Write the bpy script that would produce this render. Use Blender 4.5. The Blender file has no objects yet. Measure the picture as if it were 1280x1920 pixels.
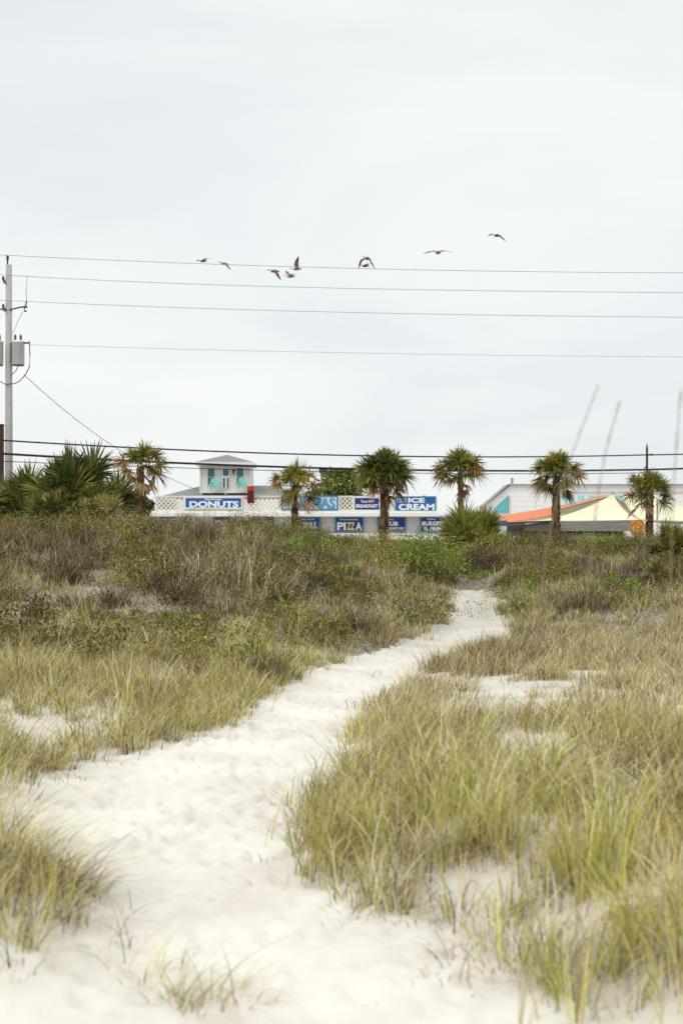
import bpy, math, random
import numpy as np
from mathutils import Vector

C = bpy.context.scene.collection
rng = np.random.default_rng(11)
random.seed(5)
R = math.radians

# ------------------------------------------------------------------ camera
F, HZ, CAMZ = 2667.0, 990.0, 1.6            # focal length in photo pixels, horizon row, eye height
cam = bpy.data.cameras.new("Camera")
co = bpy.data.objects.new("Camera", cam); C.objects.link(co)
co.location = (0, 0, CAMZ); co.rotation_euler = (R(90), 0, 0)
cam.sensor_fit = 'HORIZONTAL'; cam.sensor_width = 24.0; cam.lens = 24.0 * F / 1280
cam.shift_y = (HZ - 960) / 1280.0
cam.clip_start = 0.1; cam.clip_end = 6000
cam.dof.use_dof = True; cam.dof.focus_distance = 24.0; cam.dof.aperture_fstop = 3.0
bpy.context.scene.camera = co

# ------------------------------------------------------------------ world and sun
SUN_EL, SUN_AZ = R(52), R(215)               # azimuth clockwise from +Y
w = bpy.data.worlds.new("World"); bpy.context.scene.world = w; w.use_nodes = True
nt = w.node_tree; nt.nodes.clear(); L = nt.links.new; N = nt.nodes.new
out = N('ShaderNodeOutputWorld'); bg = N('ShaderNodeBackground'); bg.inputs[1].default_value = 0.1
sky = N('ShaderNodeTexSky'); sky.sky_type = 'NISHITA'; sky.sun_disc = False
sky.sun_elevation = SUN_EL; sky.sun_rotation = SUN_AZ
tc = N('ShaderNodeTexCoord'); mp = N('ShaderNodeMapping'); mp.inputs['Scale'].default_value = (1.3, 1.3, 4.6)
mp.inputs['Location'].default_value = (0.35, 0.2, 0.55)
nz = N('ShaderNodeTexNoise'); nz.inputs['Scale'].default_value = 1.7; nz.inputs['Detail'].default_value = 5; nz.inputs['Roughness'].default_value = 0.47
nz.inputs['Distortion'].default_value = 0.4
cr = N('ShaderNodeValToRGB'); e = cr.color_ramp.elements
e[0].position = 0.34; e[0].color = (8.15, 8.65, 8.85, 1); e[1].position = 0.62; e[1].color = (9.75, 9.95, 9.85, 1)
sx = N('ShaderNodeSeparateXYZ')
zr = N('ShaderNodeMapRange'); zr.inputs[1].default_value = 0.36; zr.inputs[2].default_value = 0.95; zr.inputs[3].default_value = 1.0; zr.inputs[4].default_value = 1.5
vm = N('ShaderNodeVectorMath'); vm.operation = 'SCALE'
mx = N('ShaderNodeMix'); mx.data_type = 'RGBA'; mx.inputs[0].default_value = 0.93
L(tc.outputs['Generated'], mp.inputs[0]); L(mp.outputs[0], nz.inputs['Vector']); L(nz.outputs['Fac'], cr.inputs[0])
L(tc.outputs['Generated'], sx.inputs[0]); L(sx.outputs[2], zr.inputs[0])
L(cr.outputs[0], vm.inputs[0]); L(zr.outputs[0], vm.inputs['Scale'])
L(sky.outputs[0], mx.inputs[6]); L(vm.outputs[0], mx.inputs[7])
L(mx.outputs[2], bg.inputs[0]); L(bg.outputs[0], out.inputs[0])
sl = bpy.data.lights.new("Sun", 'SUN'); sl.energy = 1.2; sl.angle = R(22); sl.color = (1, 0.95, 0.87)
so = bpy.data.objects.new("Sun", sl); C.objects.link(so)
sd = Vector((math.sin(SUN_AZ) * math.cos(SUN_EL), math.cos(SUN_AZ) * math.cos(SUN_EL), math.sin(SUN_EL)))
so.rotation_euler = sd.to_track_quat('Z', 'Y').to_euler(); so.location = (0, -20, 40)
sc = bpy.context.scene
sc.view_settings.view_transform = 'Standard'; sc.view_settings.look = 'None'
sc.view_settings.exposure = 0.0; sc.view_settings.gamma = 1
sc.cycles.max_bounces = 6; sc.cycles.diffuse_bounces = 3; sc.cycles.transmission_bounces = 4; sc.cycles.transparent_max_bounces = 4

# ------------------------------------------------------------------ helpers
def lin(c):
    c = np.asarray(c, float) / 255.0
    return np.where(c <= 0.04045, c / 12.92, ((c + 0.055) / 1.055) ** 2.4)

def P(px, py, Y):
    return ((px - 640) / F * Y, Y, CAMZ - (py - HZ) / F * Y)
def PX(px, Y): return (px - 640) / F * Y
def PZ(py, Y): return CAMZ - (py - HZ) / F * Y

def tag(o, label=None, cat=None, group=None, kind=None):
    if label: o['label'] = label
    if cat: o['category'] = cat
    if group: o['group'] = group
    if kind: o['kind'] = kind
    return o

def empty(name, loc, label, cat, group=None):
    o = bpy.data.objects.new(name, None); C.objects.link(o); o.location = loc; o.empty_display_size = 0.2
    return tag(o, label, cat, group)

def material(name, col, rough=0.7, noise=0.0, nscale=4.0, metal=0.0, bump=0.0, stretch=(1, 1, 1)):
    m = bpy.data.materials.new(name); m.use_nodes = True
    t = m.node_tree; b = t.nodes['Principled BSDF']
    b.inputs['Roughness'].default_value = rough; b.inputs['Metallic'].default_value = metal
    c = lin(col)
    b.inputs['Base Color'].default_value = (*c, 1)
    if noise > 0 or bump > 0:
        tcn = t.nodes.new('ShaderNodeTexCoord'); mpn = t.nodes.new('ShaderNodeMapping'); mpn.inputs['Scale'].default_value = stretch
        n = t.nodes.new('ShaderNodeTexNoise'); n.inputs['Scale'].default_value = nscale; n.inputs['Detail'].default_value = 6; n.inputs['Roughness'].default_value = 0.65
        t.links.new(tcn.outputs['Object'], mpn.inputs[0]); t.links.new(mpn.outputs[0], n.inputs['Vector'])
        if noise > 0:
            r = t.nodes.new('ShaderNodeValToRGB'); r.color_ramp.elements[0].position = 0.3; r.color_ramp.elements[1].position = 0.7
            r.color_ramp.elements[0].color = (*(c * (1 - noise)), 1); r.color_ramp.elements[1].color = (*np.minimum(c * (1 + noise), 0.95), 1)
            t.links.new(n.outputs['Fac'], r.inputs[0]); t.links.new(r.outputs[0], b.inputs['Base Color'])
        if bump > 0:
            bp = t.nodes.new('ShaderNodeBump'); bp.inputs['Strength'].default_value = bump; bp.inputs['Distance'].default_value = 0.02
            t.links.new(n.outputs['Fac'], bp.inputs['Height']); t.links.new(bp.outputs[0], b.inputs['Normal'])
    return m

def leaf_material(name, trans=0.3, rough=0.6):
    m = bpy.data.materials.new(name); m.use_nodes = True; t = m.node_tree; t.nodes.clear()
    o = t.nodes.new('ShaderNodeOutputMaterial'); a = t.nodes.new('ShaderNodeVertexColor'); a.layer_name = 'Col'
    d = t.nodes.new('ShaderNodeBsdfPrincipled'); d.inputs['Roughness'].default_value = rough
    d.inputs['Specular IOR Level'].default_value = 0.25
    tr = t.nodes.new('ShaderNodeBsdfTranslucent'); mxs = t.nodes.new('ShaderNodeMixShader'); mxs.inputs[0].default_value = trans
    t.links.new(a.outputs[0], d.inputs['Base Color']); t.links.new(a.outputs[0], tr.inputs[0])
    t.links.new(d.outputs[0], mxs.inputs[1]); t.links.new(tr.outputs[0], mxs.inputs[2]); t.links.new(mxs.outputs[0], o.inputs[0])
    return m

def link(name, me, mat, parent=None):
    o = bpy.data.objects.new(name, me); C.objects.link(o)
    if mat: me.materials.append(mat)
    if parent: o.parent = parent
    return o

def np_mesh(name, V, Fq, col, mat, parent=None, origin=(0, 0, 0), smooth=False):
    """quads from numpy arrays with one colour per vertex"""
    V = (np.asarray(V, np.float32) - np.asarray(origin, np.float32)); Fq = np.asarray(Fq, np.int32)
    me = bpy.data.meshes.new(name)
    me.vertices.add(len(V)); me.vertices.foreach_set('co', V.ravel())
    k = Fq.shape[1]
    me.loops.add(Fq.size); me.loops.foreach_set('vertex_index', Fq.ravel())
    me.polygons.add(len(Fq)); me.polygons.foreach_set('loop_start', np.arange(0, Fq.size, k, dtype=np.int32))
    me.update(calc_edges=True)
    if smooth: me.polygons.foreach_set('use_smooth', np.ones(len(Fq), bool))
    if col is not None:
        a = me.color_attributes.new('Col', 'FLOAT_COLOR', 'POINT')
        c4 = np.ones((len(V), 4), np.float32); c4[:, :3] = col; a.data.foreach_set('color', c4.ravel())
    return link(name, me, mat, parent)

class MB:
    """collects shapes in world coordinates, builds one mesh"""
    def __init__(s): s.v = []; s.f = []; s.sm = []
    def add(s, vs, fs, smooth=False):
        b = len(s.v); s.v += [tuple(p) for p in vs]; s.f += [tuple(i + b for i in f) for f in fs]; s.sm += [smooth] * len(fs); return s
    def box(s, x0, x1, y0, y1, z0, z1):
        return s.add([(x0, y0, z0), (x1, y0, z0), (x1, y1, z0), (x0, y1, z0), (x0, y0, z1), (x1, y0, z1), (x1, y1, z1), (x0, y1, z1)],
              [(3, 2, 1, 0), (4, 5, 6, 7), (0, 1, 5, 4), (1, 2, 6, 5), (2, 3, 7, 6), (3, 0, 4, 7)])
    def pbox(s, u0, u1, v0, v1, Y, d):      # photo rectangle on the plane Y, d deep
        return s.box(PX(u0, Y), PX(u1, Y), Y, Y + d, PZ(v1, Y), PZ(v0, Y))
    def prism(s, pts, y0, y1):              # (x,z) outline, extruded in y
        n = len(pts); vs = [(x, y0, z) for x, z in pts] + [(x, y1, z) for x, z in pts]
        return s.add(vs, [tuple(range(n)), tuple(range(2 * n - 1, n - 1, -1))] + [(i, i + n, (i + 1) % n + n, (i + 1) % n) for i in range(n)])
    def tube(s, pts, rad, n=8, caps=True):
        pts = [Vector(p) for p in pts]; m = len(pts)
        rad = [rad] * m if not hasattr(rad, '__len__') else rad
        up = Vector((0, 0, 1)); vs = []; fs = []
        for i, p in enumerate(pts):
            d = (pts[min(i + 1, m - 1)] - pts[max(i - 1, 0)]).normalized()
            a = d.cross(up)
            if a.length < 0.05: a = d.cross(Vector((1, 0, 0)))
            a.normalize(); b = a.cross(d)
            for j in range(n):
                t = 2 * math.pi * j / n; vs.append(p + (a * math.cos(t) + b * math.sin(t)) * rad[i])
        for i in range(m - 1):
            for j in range(n):
                k = (j + 1) % n; fs.append((i * n + j, i * n + k, i * n + n + k, i * n + n + j))
        if caps: fs += [tuple(range(n)), tuple(range(m * n - 1, (m - 1) * n - 1, -1))]
        return s.add(vs, fs, True)
    def lathe(s, x, y, prof, n=12):         # prof: (r,z)
        vs = [(x + r * math.cos(2 * math.pi * j / n), y + r * math.sin(2 * math.pi * j / n), z) for r, z in prof for j in range(n)]
        m = len(prof); fs = [(i * n + j, i * n + (j + 1) % n, i * n + n + (j + 1) % n, i * n + n + j) for i in range(m - 1) for j in range(n)]
        fs += [tuple(range(n - 1, -1, -1)), tuple(range((m - 1) * n, m * n))]
        return s.add(vs, fs, True)
    def build(s, name, mat, parent=None, origin=None):
        o0 = Vector(origin) if origin is not None else (root_loc(parent) if parent else Vector((0, 0, 0)))
        me = bpy.data.meshes.new(name); me.from_pydata([Vector(p) - o0 for p in s.v], [], s.f)
        me.polygons.foreach_set('use_smooth', s.sm); me.update()
        o = link(name, me, mat, parent)
        if origin is not None and not parent: o.location = o0
        return o
def root_loc(o):
    p = Vector((0, 0, 0))
    while o: p = p + o.location; o = o.parent
    return p

def vnoise(x, y, seed=0):
    x = np.asarray(x, float); y = np.asarray(y, float)
    xi = np.floor(x).astype(np.int64); yi = np.floor(y).astype(np.int64); fx = x - xi; fy = y - yi
    def h(a, b):
        n = (a * 374761393 + b * 668265263 + seed * 1274126177) & 0x7fffffff
        n = ((n ^ (n >> 13)) * 1274126177) & 0x7fffffff
        return ((n ^ (n >> 16)) & 0xffff) / 65535.0
    fx = fx * fx * (3 - 2 * fx); fy = fy * fy * (3 - 2 * fy)
    return (h(xi, yi) * (1 - fx) + h(xi + 1, yi) * fx) * (1 - fy) + (h(xi, yi + 1) * (1 - fx) + h(xi + 1, yi + 1) * fx) * fy
def fbm(x, y, o=4, seed=0):
    return sum(vnoise(x * 2 ** k, y * 2 ** k, seed + k) * 0.5 ** k for k in range(o)) / sum(0.5 ** k for k in range(o))
def sstep(a, b, x):
    t = np.clip((x - a) / (b - a), 0, 1); return t * t * (3 - 2 * t)

# ------------------------------------------------------------------ terrain height
END = [(46, 0.1), (54, -0.6), (400, -0.6)]
COLS = {
 -1500: [(0, .05), (9, .15), (12, .15), (15, .35), (20, .95), (26, 1.35), (32, 1.55), (38, 1.3)] + END,
 0:    [(0, .0), (9, .08), (12, .1), (14.5, .25), (17, .6), (20, .9), (26, 1.36), (32, 1.62), (38, 1.4)] + END,
 250:  [(0, .0), (9, .02), (11, .03), (13, .12), (15.5, .38), (19, .78), (25, 1.3), (32, 1.56), (38, 1.3)] + END,
 500:  [(0, 0), (12, .0), (13.5, .06), (16, .32), (20, .78), (26, 1.25), (32, 1.45), (38, 1.22)] + END,
 650:  [(0, 0), (15.5, .02), (17, .1), (20, .42), (26, .88), (33, 1.09), (39, .9)] + END,
 760:  [(0, 0), (18, .05), (20.5, .15), (23, .4), (28, .82), (34, 1.02), (40, .8)] + END,
 840:  [(0, 0), (18, .05), (23, .2), (25, .35), (28, .6), (34, .8), (40, .65)] + END,
 890:  [(0, 0), (18, .05), (23, .2), (27, .33), (30, .42), (36, .5), (42, .3)] + END,
 940:  [(0, 0), (14, .05), (20, .12), (23, .3), (26, .62), (30, .92), (36, 1.12), (42, .85)] + END,
 1100: [(0, 0), (8, .0), (12, .08), (17, .12), (21, .15), (23.5, .35), (27, .8), (31, 1.04), (36, 1.16), (42, .85)] + END,
 1280: [(0, 0), (8, .0), (12, .1), (17, .15), (21, .18), (23.5, .4), (27, .82), (31, 1.06), (36, 1.18), (42, .85)] + END,
 2800: [(0, 0), (8, .0), (12, .1), (17, .15), (21, .2), (23.5, .4), (27, .85), (31, 1.06), (36, 1.18), (42, .85)] + END,
}
RY = np.concatenate([np.arange(0, 60, 0.25), [80, 400]]); CU = np.array(sorted(COLS))
TAB = np.array([np.interp(RY, [a for a, b in COLS[u]], [b for a, b in COLS[u]]) for u in CU])
for _ in range(12): TAB[:, 1:-1] = TAB[:, 1:-1] * .5 + (TAB[:, :-2] + TAB[:, 2:]) * .25
UU = np.linspace(-1500, 2800, 431)
TU = np.array([np.interp(UU, CU, TAB[:, k]) for k in range(len(RY))]).T
for _ in range(18): TU[1:-1] = TU[1:-1] * .5 + (TU[:-2] + TU[2:]) * .25
RE = [(4.0, 1.05), (4.54, .87), (5.08, .686), (5.54, .436), (6.0, .135), (6.56, -.08), (7.36, -.13), (8.9, -.067), (10.4, 0.02), (12.9, .24), (16, .8)]
LE = [(4.2, -1.0), (5.0, -.86), (5.6, -.85), (7.0, -1.2), (8.9, -1.75), (11, -2.4)]

def base_h(x, y):
    x = np.asarray(x, float); y = np.asarray(y, float); yc = np.clip(y, 0.5, 399)
    u = np.clip(640 + x / yc * F, -1499, 2799)
    iu = (u + 1500) / 10.0; i = np.minimum(iu.astype(int), 429); fu = iu - i
    ry = np.where(yc < 59.75, yc / 0.25, 239 + (yc - 59.75) / 20.25); ry = np.minimum(ry, 240.5)
    j = ry.astype(int); fy = ry - j
    z = (TU[i, j] * (1 - fu) + TU[i + 1, j] * fu) * (1 - fy) + (TU[i, j + 1] * (1 - fu) + TU[i + 1, j + 1] * fu) * fy
    dr = x - np.interp(y, [a for a, b in RE], [b for a, b in RE])
    z = z + np.interp(y, [0, 4, 6, 9, 12, 18], [.2, .27, .27, .22, .12, 0]) * sstep(0, 0.8, dr)
    dl = np.interp(y, [a for a, b in LE], [b for a, b in LE]) - x
    z = z + np.interp(y, [0, 3, 5, 8, 11, 14], [0, .05, .14, .14, .05, 0]) * sstep(-.1, 0.9, dl)
    return z

SAND = [(845,1113),(930,1113),(950,1150),(970,1186),(900,1205),(850,1235),(770,1275),(705,1320),(660,1370),(640,1440),(610,1490),(585,1570),
        (595,1640),(690,1690),(850,1745),(1000,1815),(1100,1990),(-500,1990),(-200,1800),(140,1760),(120,1700),(60,1640),(-20,1570),(-10,1500),(60,1462),(130,1430),(300,1402),(400,1375),
        (450,1345),(500,1305),(592,1263),(690,1222),(785,1187),(826,1154)]
def in_poly(u, v, poly):
    r = np.zeros(np.shape(u), bool); n = len(poly)
    for i in range(n):
        x0, y0 = poly[i]; x1, y1 = poly[(i + 1) % n]
        if y0 == y1: continue
        c = ((y0 > v) != (y1 > v)) & (u < (x1 - x0) * (v - y0) / (y1 - y0) + x0); r ^= c
    return r
def proj(x, y, z):
    y = np.maximum(y, 0.5); return 640 + x / y * F, HZ + (CAMZ - z) / y * F
def on_path(x, y, jit=1.0):
    jx = (fbm(x * 2.2, y * 2.2, 3, 91) - .5) * 0.5 * jit
    u, v = proj(x + jx, y + jx * .7, base_h(x, y)); return in_poly(u, v, SAND)

def height(x, y):
    z = base_h(x, y)
    x = np.asarray(x, float); y = np.asarray(y, float)
    rise = sstep(12, 22, y) * sstep(60, 46, y)
    z = z + (fbm(x * .45, y * .45, 3, 7) - .5) * .42 * rise + (fbm(x * 1.1, y * 1.1, 3, 3) - .5) * .07 * sstep(70, 40, y)
    return z

# bare patches of grey sand on the dune (photo pixels)
BARE = [(170,1118,110,12),(30,1138,60,16),(345,1008,50,9),(215,1108,60,9),(80,1165,60,12),(330,1070,40,9),(365,1000,50,9),(250,1145,60,9)]

# footprints trodden into the sand
FP = []
for k in range(900):
    t = random.random(); Yp = 4.3 + 22 * t ** 1.5
    v = HZ + CAMZ * F / Yp
    xs = [p for p in np.linspace(100, 1000, 60) if in_poly(np.array([p]), np.array([v]), SAND)[0]]
    if not xs: continue
    px = random.uniform(min(xs), max(xs)); FP.append((PX(px, Yp), Yp, random.uniform(-.5, .5), random.uniform(.8, 1.2)))

def ground_grid():
    def spaced(segs):
        a = []
        for x0, x1, d in segs: a += list(np.arange(x0, x1 - d * .5, d))
        return np.array(a + [segs[-1][1]])
    xs = spaced([(-900, -100, 100), (-100, -20, 8), (-20, -9, .5), (-9, -2.4, .12), (-2.4, 2.4, .03), (2.4, 9, .12), (9, 20, .5), (20, 100, 8), (100, 900, 100)])
    ys = spaced([(-300, -20, 40), (-20, 3, 1.5), (3, 11, .03), (11, 18, .06), (18, 28, .12), (28, 50, .3), (50, 80, 2), (80, 200, 15), (200, 3000, 200)])
    X, Yg = np.meshgrid(xs, ys); Z = height(X, Yg)
    m = on_path(X, Yg, .6)
    near = sstep(30, 8, Yg) * (np.abs(X) < 9)
    Z += (fbm(X * 3.2, Yg * 3.2, 3, 21) - .5) * .032 * near * sstep(4.5, 9, Yg) + (fbm(X * 13, Yg * 9, 3, 31) - .5) * .018 * near * m
    for fx, fy, a, s in FP:
        i0, i1 = np.searchsorted(xs, [fx - .3, fx + .3]); j0, j1 = np.searchsorted(ys, [fy - .35, fy + .35])
        if i1 <= i0 or j1 <= j0: continue
        dx = X[j0:j1, i0:i1] - fx; dy = Yg[j0:j1, i0:i1] - fy
        p = dx * math.cos(a) + dy * math.sin(a); q = -dx * math.sin(a) + dy * math.cos(a)
        r = np.sqrt((p / (.04 * s)) ** 2 + (q / (.09 * s)) ** 2)
        Z[j0:j1, i0:i1] += (-.032 * s * np.exp(-r ** 2) + .010 * s * np.exp(-((r - 1.5) / .5) ** 2)) * (.4 + .85 * min(1, max(0, (fy - 5) / 3)))
    nx, ny = len(xs), len(ys); I = np.arange(nx * ny).reshape(ny, nx)
    Fq = np.stack([I[:-1, :-1], I[:-1, 1:], I[1:, 1:], I[1:, :-1]], -1).reshape(-1, 4)
    V = np.stack([X, Yg, Z], -1).reshape(-1, 3)
    # how much plant litter, grey soil and painted dark pits show in the sand
    lit = sstep(13, 19, Yg) * (1 - on_path(X, Yg, .5) * 1.0) * (Yg < 75)
    lit = np.where(m & (Yg > 12), .34 * sstep(12, 24, Yg), lit)
    ub, vb = proj(X, Yg, Z); bare = np.zeros_like(X)
    for a, b, c, d in BARE: bare += np.exp(-((ub - a) / c) ** 2 - ((vb - b) / d) ** 2) * (Yg < 45)
    lit = lit * (1 - .42 * np.clip(bare * 1.2, 0, 1))
    lit = lit + (Yg <= 19) * (~m) * .22 * fbm(X * 1.5, Yg * 1.5, 3, 44)
    return np_mesh('ground', V, Fq, np.repeat(np.clip(lit, 0, 1).reshape(-1, 1), 3, 1), sand_material(), smooth=True)

def sand_material():
    m = bpy.data.materials.new('beach_sand'); m.use_nodes = True; t = m.node_tree; b = t.nodes['Principled BSDF']
    b.inputs['Roughness'].default_value = 0.95; b.inputs['Specular IOR Level'].default_value = 0.1
    g = t.nodes.new('ShaderNodeNewGeometry'); a = t.nodes.new('ShaderNodeVertexColor'); a.layer_name = 'Col'
    n1 = t.nodes.new('ShaderNodeTexNoise'); n1.inputs['Scale'].default_value = 1.3; n1.inputs['Detail'].default_value = 7
    n2 = t.nodes.new('ShaderNodeTexNoise'); n2.inputs['Scale'].default_value = 14; n2.inputs['Detail'].default_value = 8; n2.inputs['Roughness'].default_value = .7
    for n in (n1, n2): t.links.new(g.outputs['Position'], n.inputs['Vector'])
    r = t.nodes.new('ShaderNodeValToRGB'); r.color_ramp.elements[0].color = (.645, .60, .53, 1); r.color_ramp.elements[1].color = (.765, .73, .665, 1)
    r.color_ramp.elements[0].position = .3; r.color_ramp.elements[1].position = .6
    t.links.new(n1.outputs['Fac'], r.inputs[0])
    r2 = t.nodes.new('ShaderNodeValToRGB'); r2.color_ramp.elements[0].color = (.085, .068, .05, 1); r2.color_ramp.elements[1].color = (.36, .305, .245, 1)  # litter and soil tones; dark end also paints in shaded pits between shrubs
    r2.color_ramp.elements[0].position = .38; r2.color_ramp.elements[1].position = .62
    t.links.new(n2.outputs['Fac'], r2.inputs[0])
    mx = t.nodes.new('ShaderNodeMix'); mx.data_type = 'RGBA'
    t.links.new(a.outputs[0], mx.inputs[0]); t.links.new(r.outputs[0], mx.inputs[6]); t.links.new(r2.outputs[0], mx.inputs[7])
    # scattered dark bits of straw on the sand
    n3 = t.nodes.new('ShaderNodeTexNoise'); n3.inputs['Scale'].default_value = 38; n3.inputs['Detail'].default_value = 3
    t.links.new(g.outputs['Position'], n3.inputs['Vector'])
    r3 = t.nodes.new('ShaderNodeValToRGB'); r3.color_ramp.elements[0].position = .69; r3.color_ramp.elements[1].position = .75
    r3.color_ramp.elements[0].color = (0, 0, 0, 1); r3.color_ramp.elements[1].color = (.55, .55, .55, 1)
    t.links.new(n3.outputs['Fac'], r3.inputs[0])
    mx2 = t.nodes.new('ShaderNodeMix'); mx2.data_type = 'RGBA'; mx2.inputs[7].default_value = (.33, .26, .17, 1)
    t.links.new(r3.outputs[0], mx2.inputs[0]); t.links.new(mx.outputs[2], mx2.inputs[6]); t.links.new(mx2.outputs[2], b.inputs['Base Color'])
    bp = t.nodes.new('ShaderNodeBump'); bp.inputs['Strength'].default_value = .5; bp.inputs['Distance'].default_value = .02
    t.links.new(n2.outputs['Fac'], bp.inputs['Height']); t.links.new(bp.outputs[0], b.inputs['Normal'])
    return m

tag(ground_grid(), kind='structure')
asphalt = material('asphalt', (62, 62, 64), .9, .25, 3)
rd = MB(); zr_ = float(height(0, 64)) + .03
rd.add([(-300, 59, zr_), (300, 59, zr_), (300, 68, zr_), (-300, 68, zr_)], [(0, 1, 2, 3)])
tag(rd.build('road', asphalt), kind='structure')

# ------------------------------------------------------------------ blades and leaves (numpy)
GM = leaf_material('grass_blade', .12); LM = leaf_material('shrub_leaf', .08); PM = leaf_material('palm_leaf', .12, .42)
class Cloud:
    def __init__(s): s.V = []; s.F = []; s.C = []; s.n = 0
    def add(s, V, Fq, Cc): s.V.append(V.reshape(-1, 3)); s.F.append(Fq + s.n); s.C.append(Cc.reshape(-1, 3)); s.n += V.size // 3
    def blades(s, base, h, az, lean, droop, w, c0, c1, K=4):
        n = len(base); t = np.linspace(0, 1, K + 1)[None, :]
        h = np.broadcast_to(h, n)[:, None]; az = np.broadcast_to(az, n); lean = np.broadcast_to(lean, n)[:, None]
        droop = np.broadcast_to(droop, n)[:, None]; w = np.broadcast_to(w, n)[:, None]
        d = h * lean * t ** 1.7; z = h * (t - droop * t ** 2.4)
        tw = az + math.pi / 2 + rng.uniform(-.9, .9, n)
        cen = base[:, None, :] + np.stack([d * np.cos(az)[:, None], d * np.sin(az)[:, None], z], -1)
        wd = w * np.maximum(.12, (1 - t ** 1.6)) * .5
        side = np.stack([np.cos(tw), np.sin(tw), np.zeros(n)], -1)[:, None, :] * wd[..., None]
        V = np.stack([cen - side, cen + side], 2)
        col = c0[:, None, :] * (1 - t[..., None]) + c1[:, None, :] * t[..., None]
        Cc = np.repeat(col[:, :, None, :], 2, 2)
        b = np.arange(n)[:, None] * (2 * (K + 1)) + np.arange(K)[None, :] * 2
        Fq = np.stack([b, b + 1, b + 3, b + 2], -1).reshape(-1, 4)
        s.add(V, Fq, Cc)
    def leaves(s, cen, l, w, col, upb=.3):
        n = len(cen)
        a = rng.normal(size=(n, 3)); a[:, 2] += upb; a /= np.linalg.norm(a, axis=1)[:, None]
        b = rng.normal(size=(n, 3)); b -= (a * b).sum(1)[:, None] * a; b /= np.linalg.norm(b, axis=1)[:, None]
        l = np.broadcast_to(l, n)[:, None]; w = np.broadcast_to(w, n)[:, None]
        V = np.stack([cen - a * l * .5, cen + b * w * .5 - a * l * .05, cen + a * l * .5, cen - b * w * .5 - a * l * .05], 1)
        Fq = np.arange(n * 4).reshape(-1, 4); s.add(V, Fq, np.repeat(col[:, None, :], 4, 1))
    def mesh(s, name, mat, parent=None, origin=None):
        V = np.concatenate(s.V); Fq = np.concatenate(s.F); Cc = np.concatenate(s.C)
        o0 = origin if origin is not None else (root_loc(parent) if parent else (0, 0, 0))
        o = np_mesh(name, V, Fq, Cc, mat, parent, o0)
        if origin is not None and not parent: o.location = o0
        return o

PAL = {
 'straw':  [(200, 180, 140), (182, 160, 118), (214, 196, 160), (162, 140, 100), (172, 160, 110)],
 'grass':  [(142, 144, 66), (122, 127, 52), (164, 162, 82), (104, 114, 46), (184, 172, 104), (148, 152, 72), (140, 120, 72)],
 'brown':  [(100, 78, 56), (78, 60, 44), (122, 98, 72), (60, 47, 36), (112, 92, 72)],
 'twig':   [(124, 108, 86), (94, 80, 62), (148, 132, 106), (64, 54, 42), (108, 98, 72)],
 'olive':  [(112, 114, 52), (92, 96, 42), (136, 134, 66), (74, 78, 36), (120, 114, 64)],
 'green':  [(96, 116, 54), (80, 100, 46), (114, 132, 64), (66, 86, 42), (130, 144, 70)],
 'bright': [(122, 152, 62), (106, 136, 54), (144, 168, 80), (90, 118, 48)],
 'yellow': [(146, 142, 58), (126, 130, 52), (164, 154, 68), (106, 118, 46), (152, 124, 56)],
 'palm':   [(84, 96, 38), (106, 114, 46), (126, 128, 56), (62, 74, 30), (146, 142, 66)],
 'rust':   [(160, 112, 52), (140, 94, 48), (176, 132, 70), (120, 84, 50)],
 'dead':   [(128, 104, 78), (108, 86, 64), (150, 128, 100), (92, 74, 58)],
 'palmetto': [(66, 74, 30), (92, 96, 40), (118, 116, 52), (42, 48, 24), (140, 136, 76)],
 'dark':   [(52, 62, 34), (66, 78, 42), (44, 54, 30), (82, 92, 50)],
}
GAIN = 1.25
PALL = {k: lin(np.array(v)) * (1.4 if k in ('grass', 'straw') else 0.94 if k in ('twig', 'brown', 'olive', 'yellow') else GAIN) for k, v in PAL.items()}
for k in PALL:                                # colours of living leaves are a little richer than the flat samples
    g_ = PALL[k].mean(1, keepdims=True); PALL[k] = np.array([1.03, 1.0, .95] if k in ('grass', 'straw') else [1.06, .995, .92]) * np.clip(g_ + (PALL[k] - g_) * dict(olive=1.15, green=1.1, bright=1.05, brown=1.1, yellow=.9, grass=1.06, straw=.86).get(k, 1.0), .004, .8)
def cols(kind, n, jit=.34):
    p = PALL[kind]; c = p[rng.integers(0, len(p), n)]
    return np.clip(c * rng.uniform(1 - jit, 1 + jit, (n, 1)), 0, .8)
def mix_cols(kinds, n):
    ks = list(kinds); pr = np.array([kinds[k] for k in ks], float); pr /= pr.sum()
    idx = rng.choice(len(ks), n, p=pr); c = np.zeros((n, 3))
    for i, k in enumerate(ks):
        m = idx == i; c[m] = cols(k, m.sum())
    return c

def tuft(cl, x, y, n, r, h, kinds, lean=(.15, .7), droop=(.05, .5), w=.006, wind=(0, 0), K=4):
    a = rng.uniform(0, 2 * math.pi, n); rr = r * np.sqrt(rng.uniform(0, 1, n)) * .6
    rr = rr * rng.choice([1, 1, 1, 2.2], n); bx = x + np.cos(a) * rr; by = y + np.sin(a) * rr
    base = np.stack([bx, by, height(bx, by) - .02], -1)
    dx = np.cos(a) + rng.normal(0, .5, n) + wind[0]; dy = np.sin(a) + rng.normal(0, .5, n) + wind[1]
    az = np.arctan2(dy, dx)
    c0 = np.clip(mix_cols(kinds, n) * rng.uniform(.72, 1.25) * (.72 + .66 * float(fbm(np.array(x * 1.1), np.array(y * .8), 3, 97))), 0, .8)
    tip = cols('straw', n); k = rng.uniform(0, .6, n)[:, None]
    hh = h * rng.uniform(.45, 1.1, n)
    cl.blades(base, hh, az, rng.uniform(*lean, n), rng.uniform(*droop, n), w * rng.uniform(.7, 1.3, n), c0, c0 * (1 - k) + tip * k, K)

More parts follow.
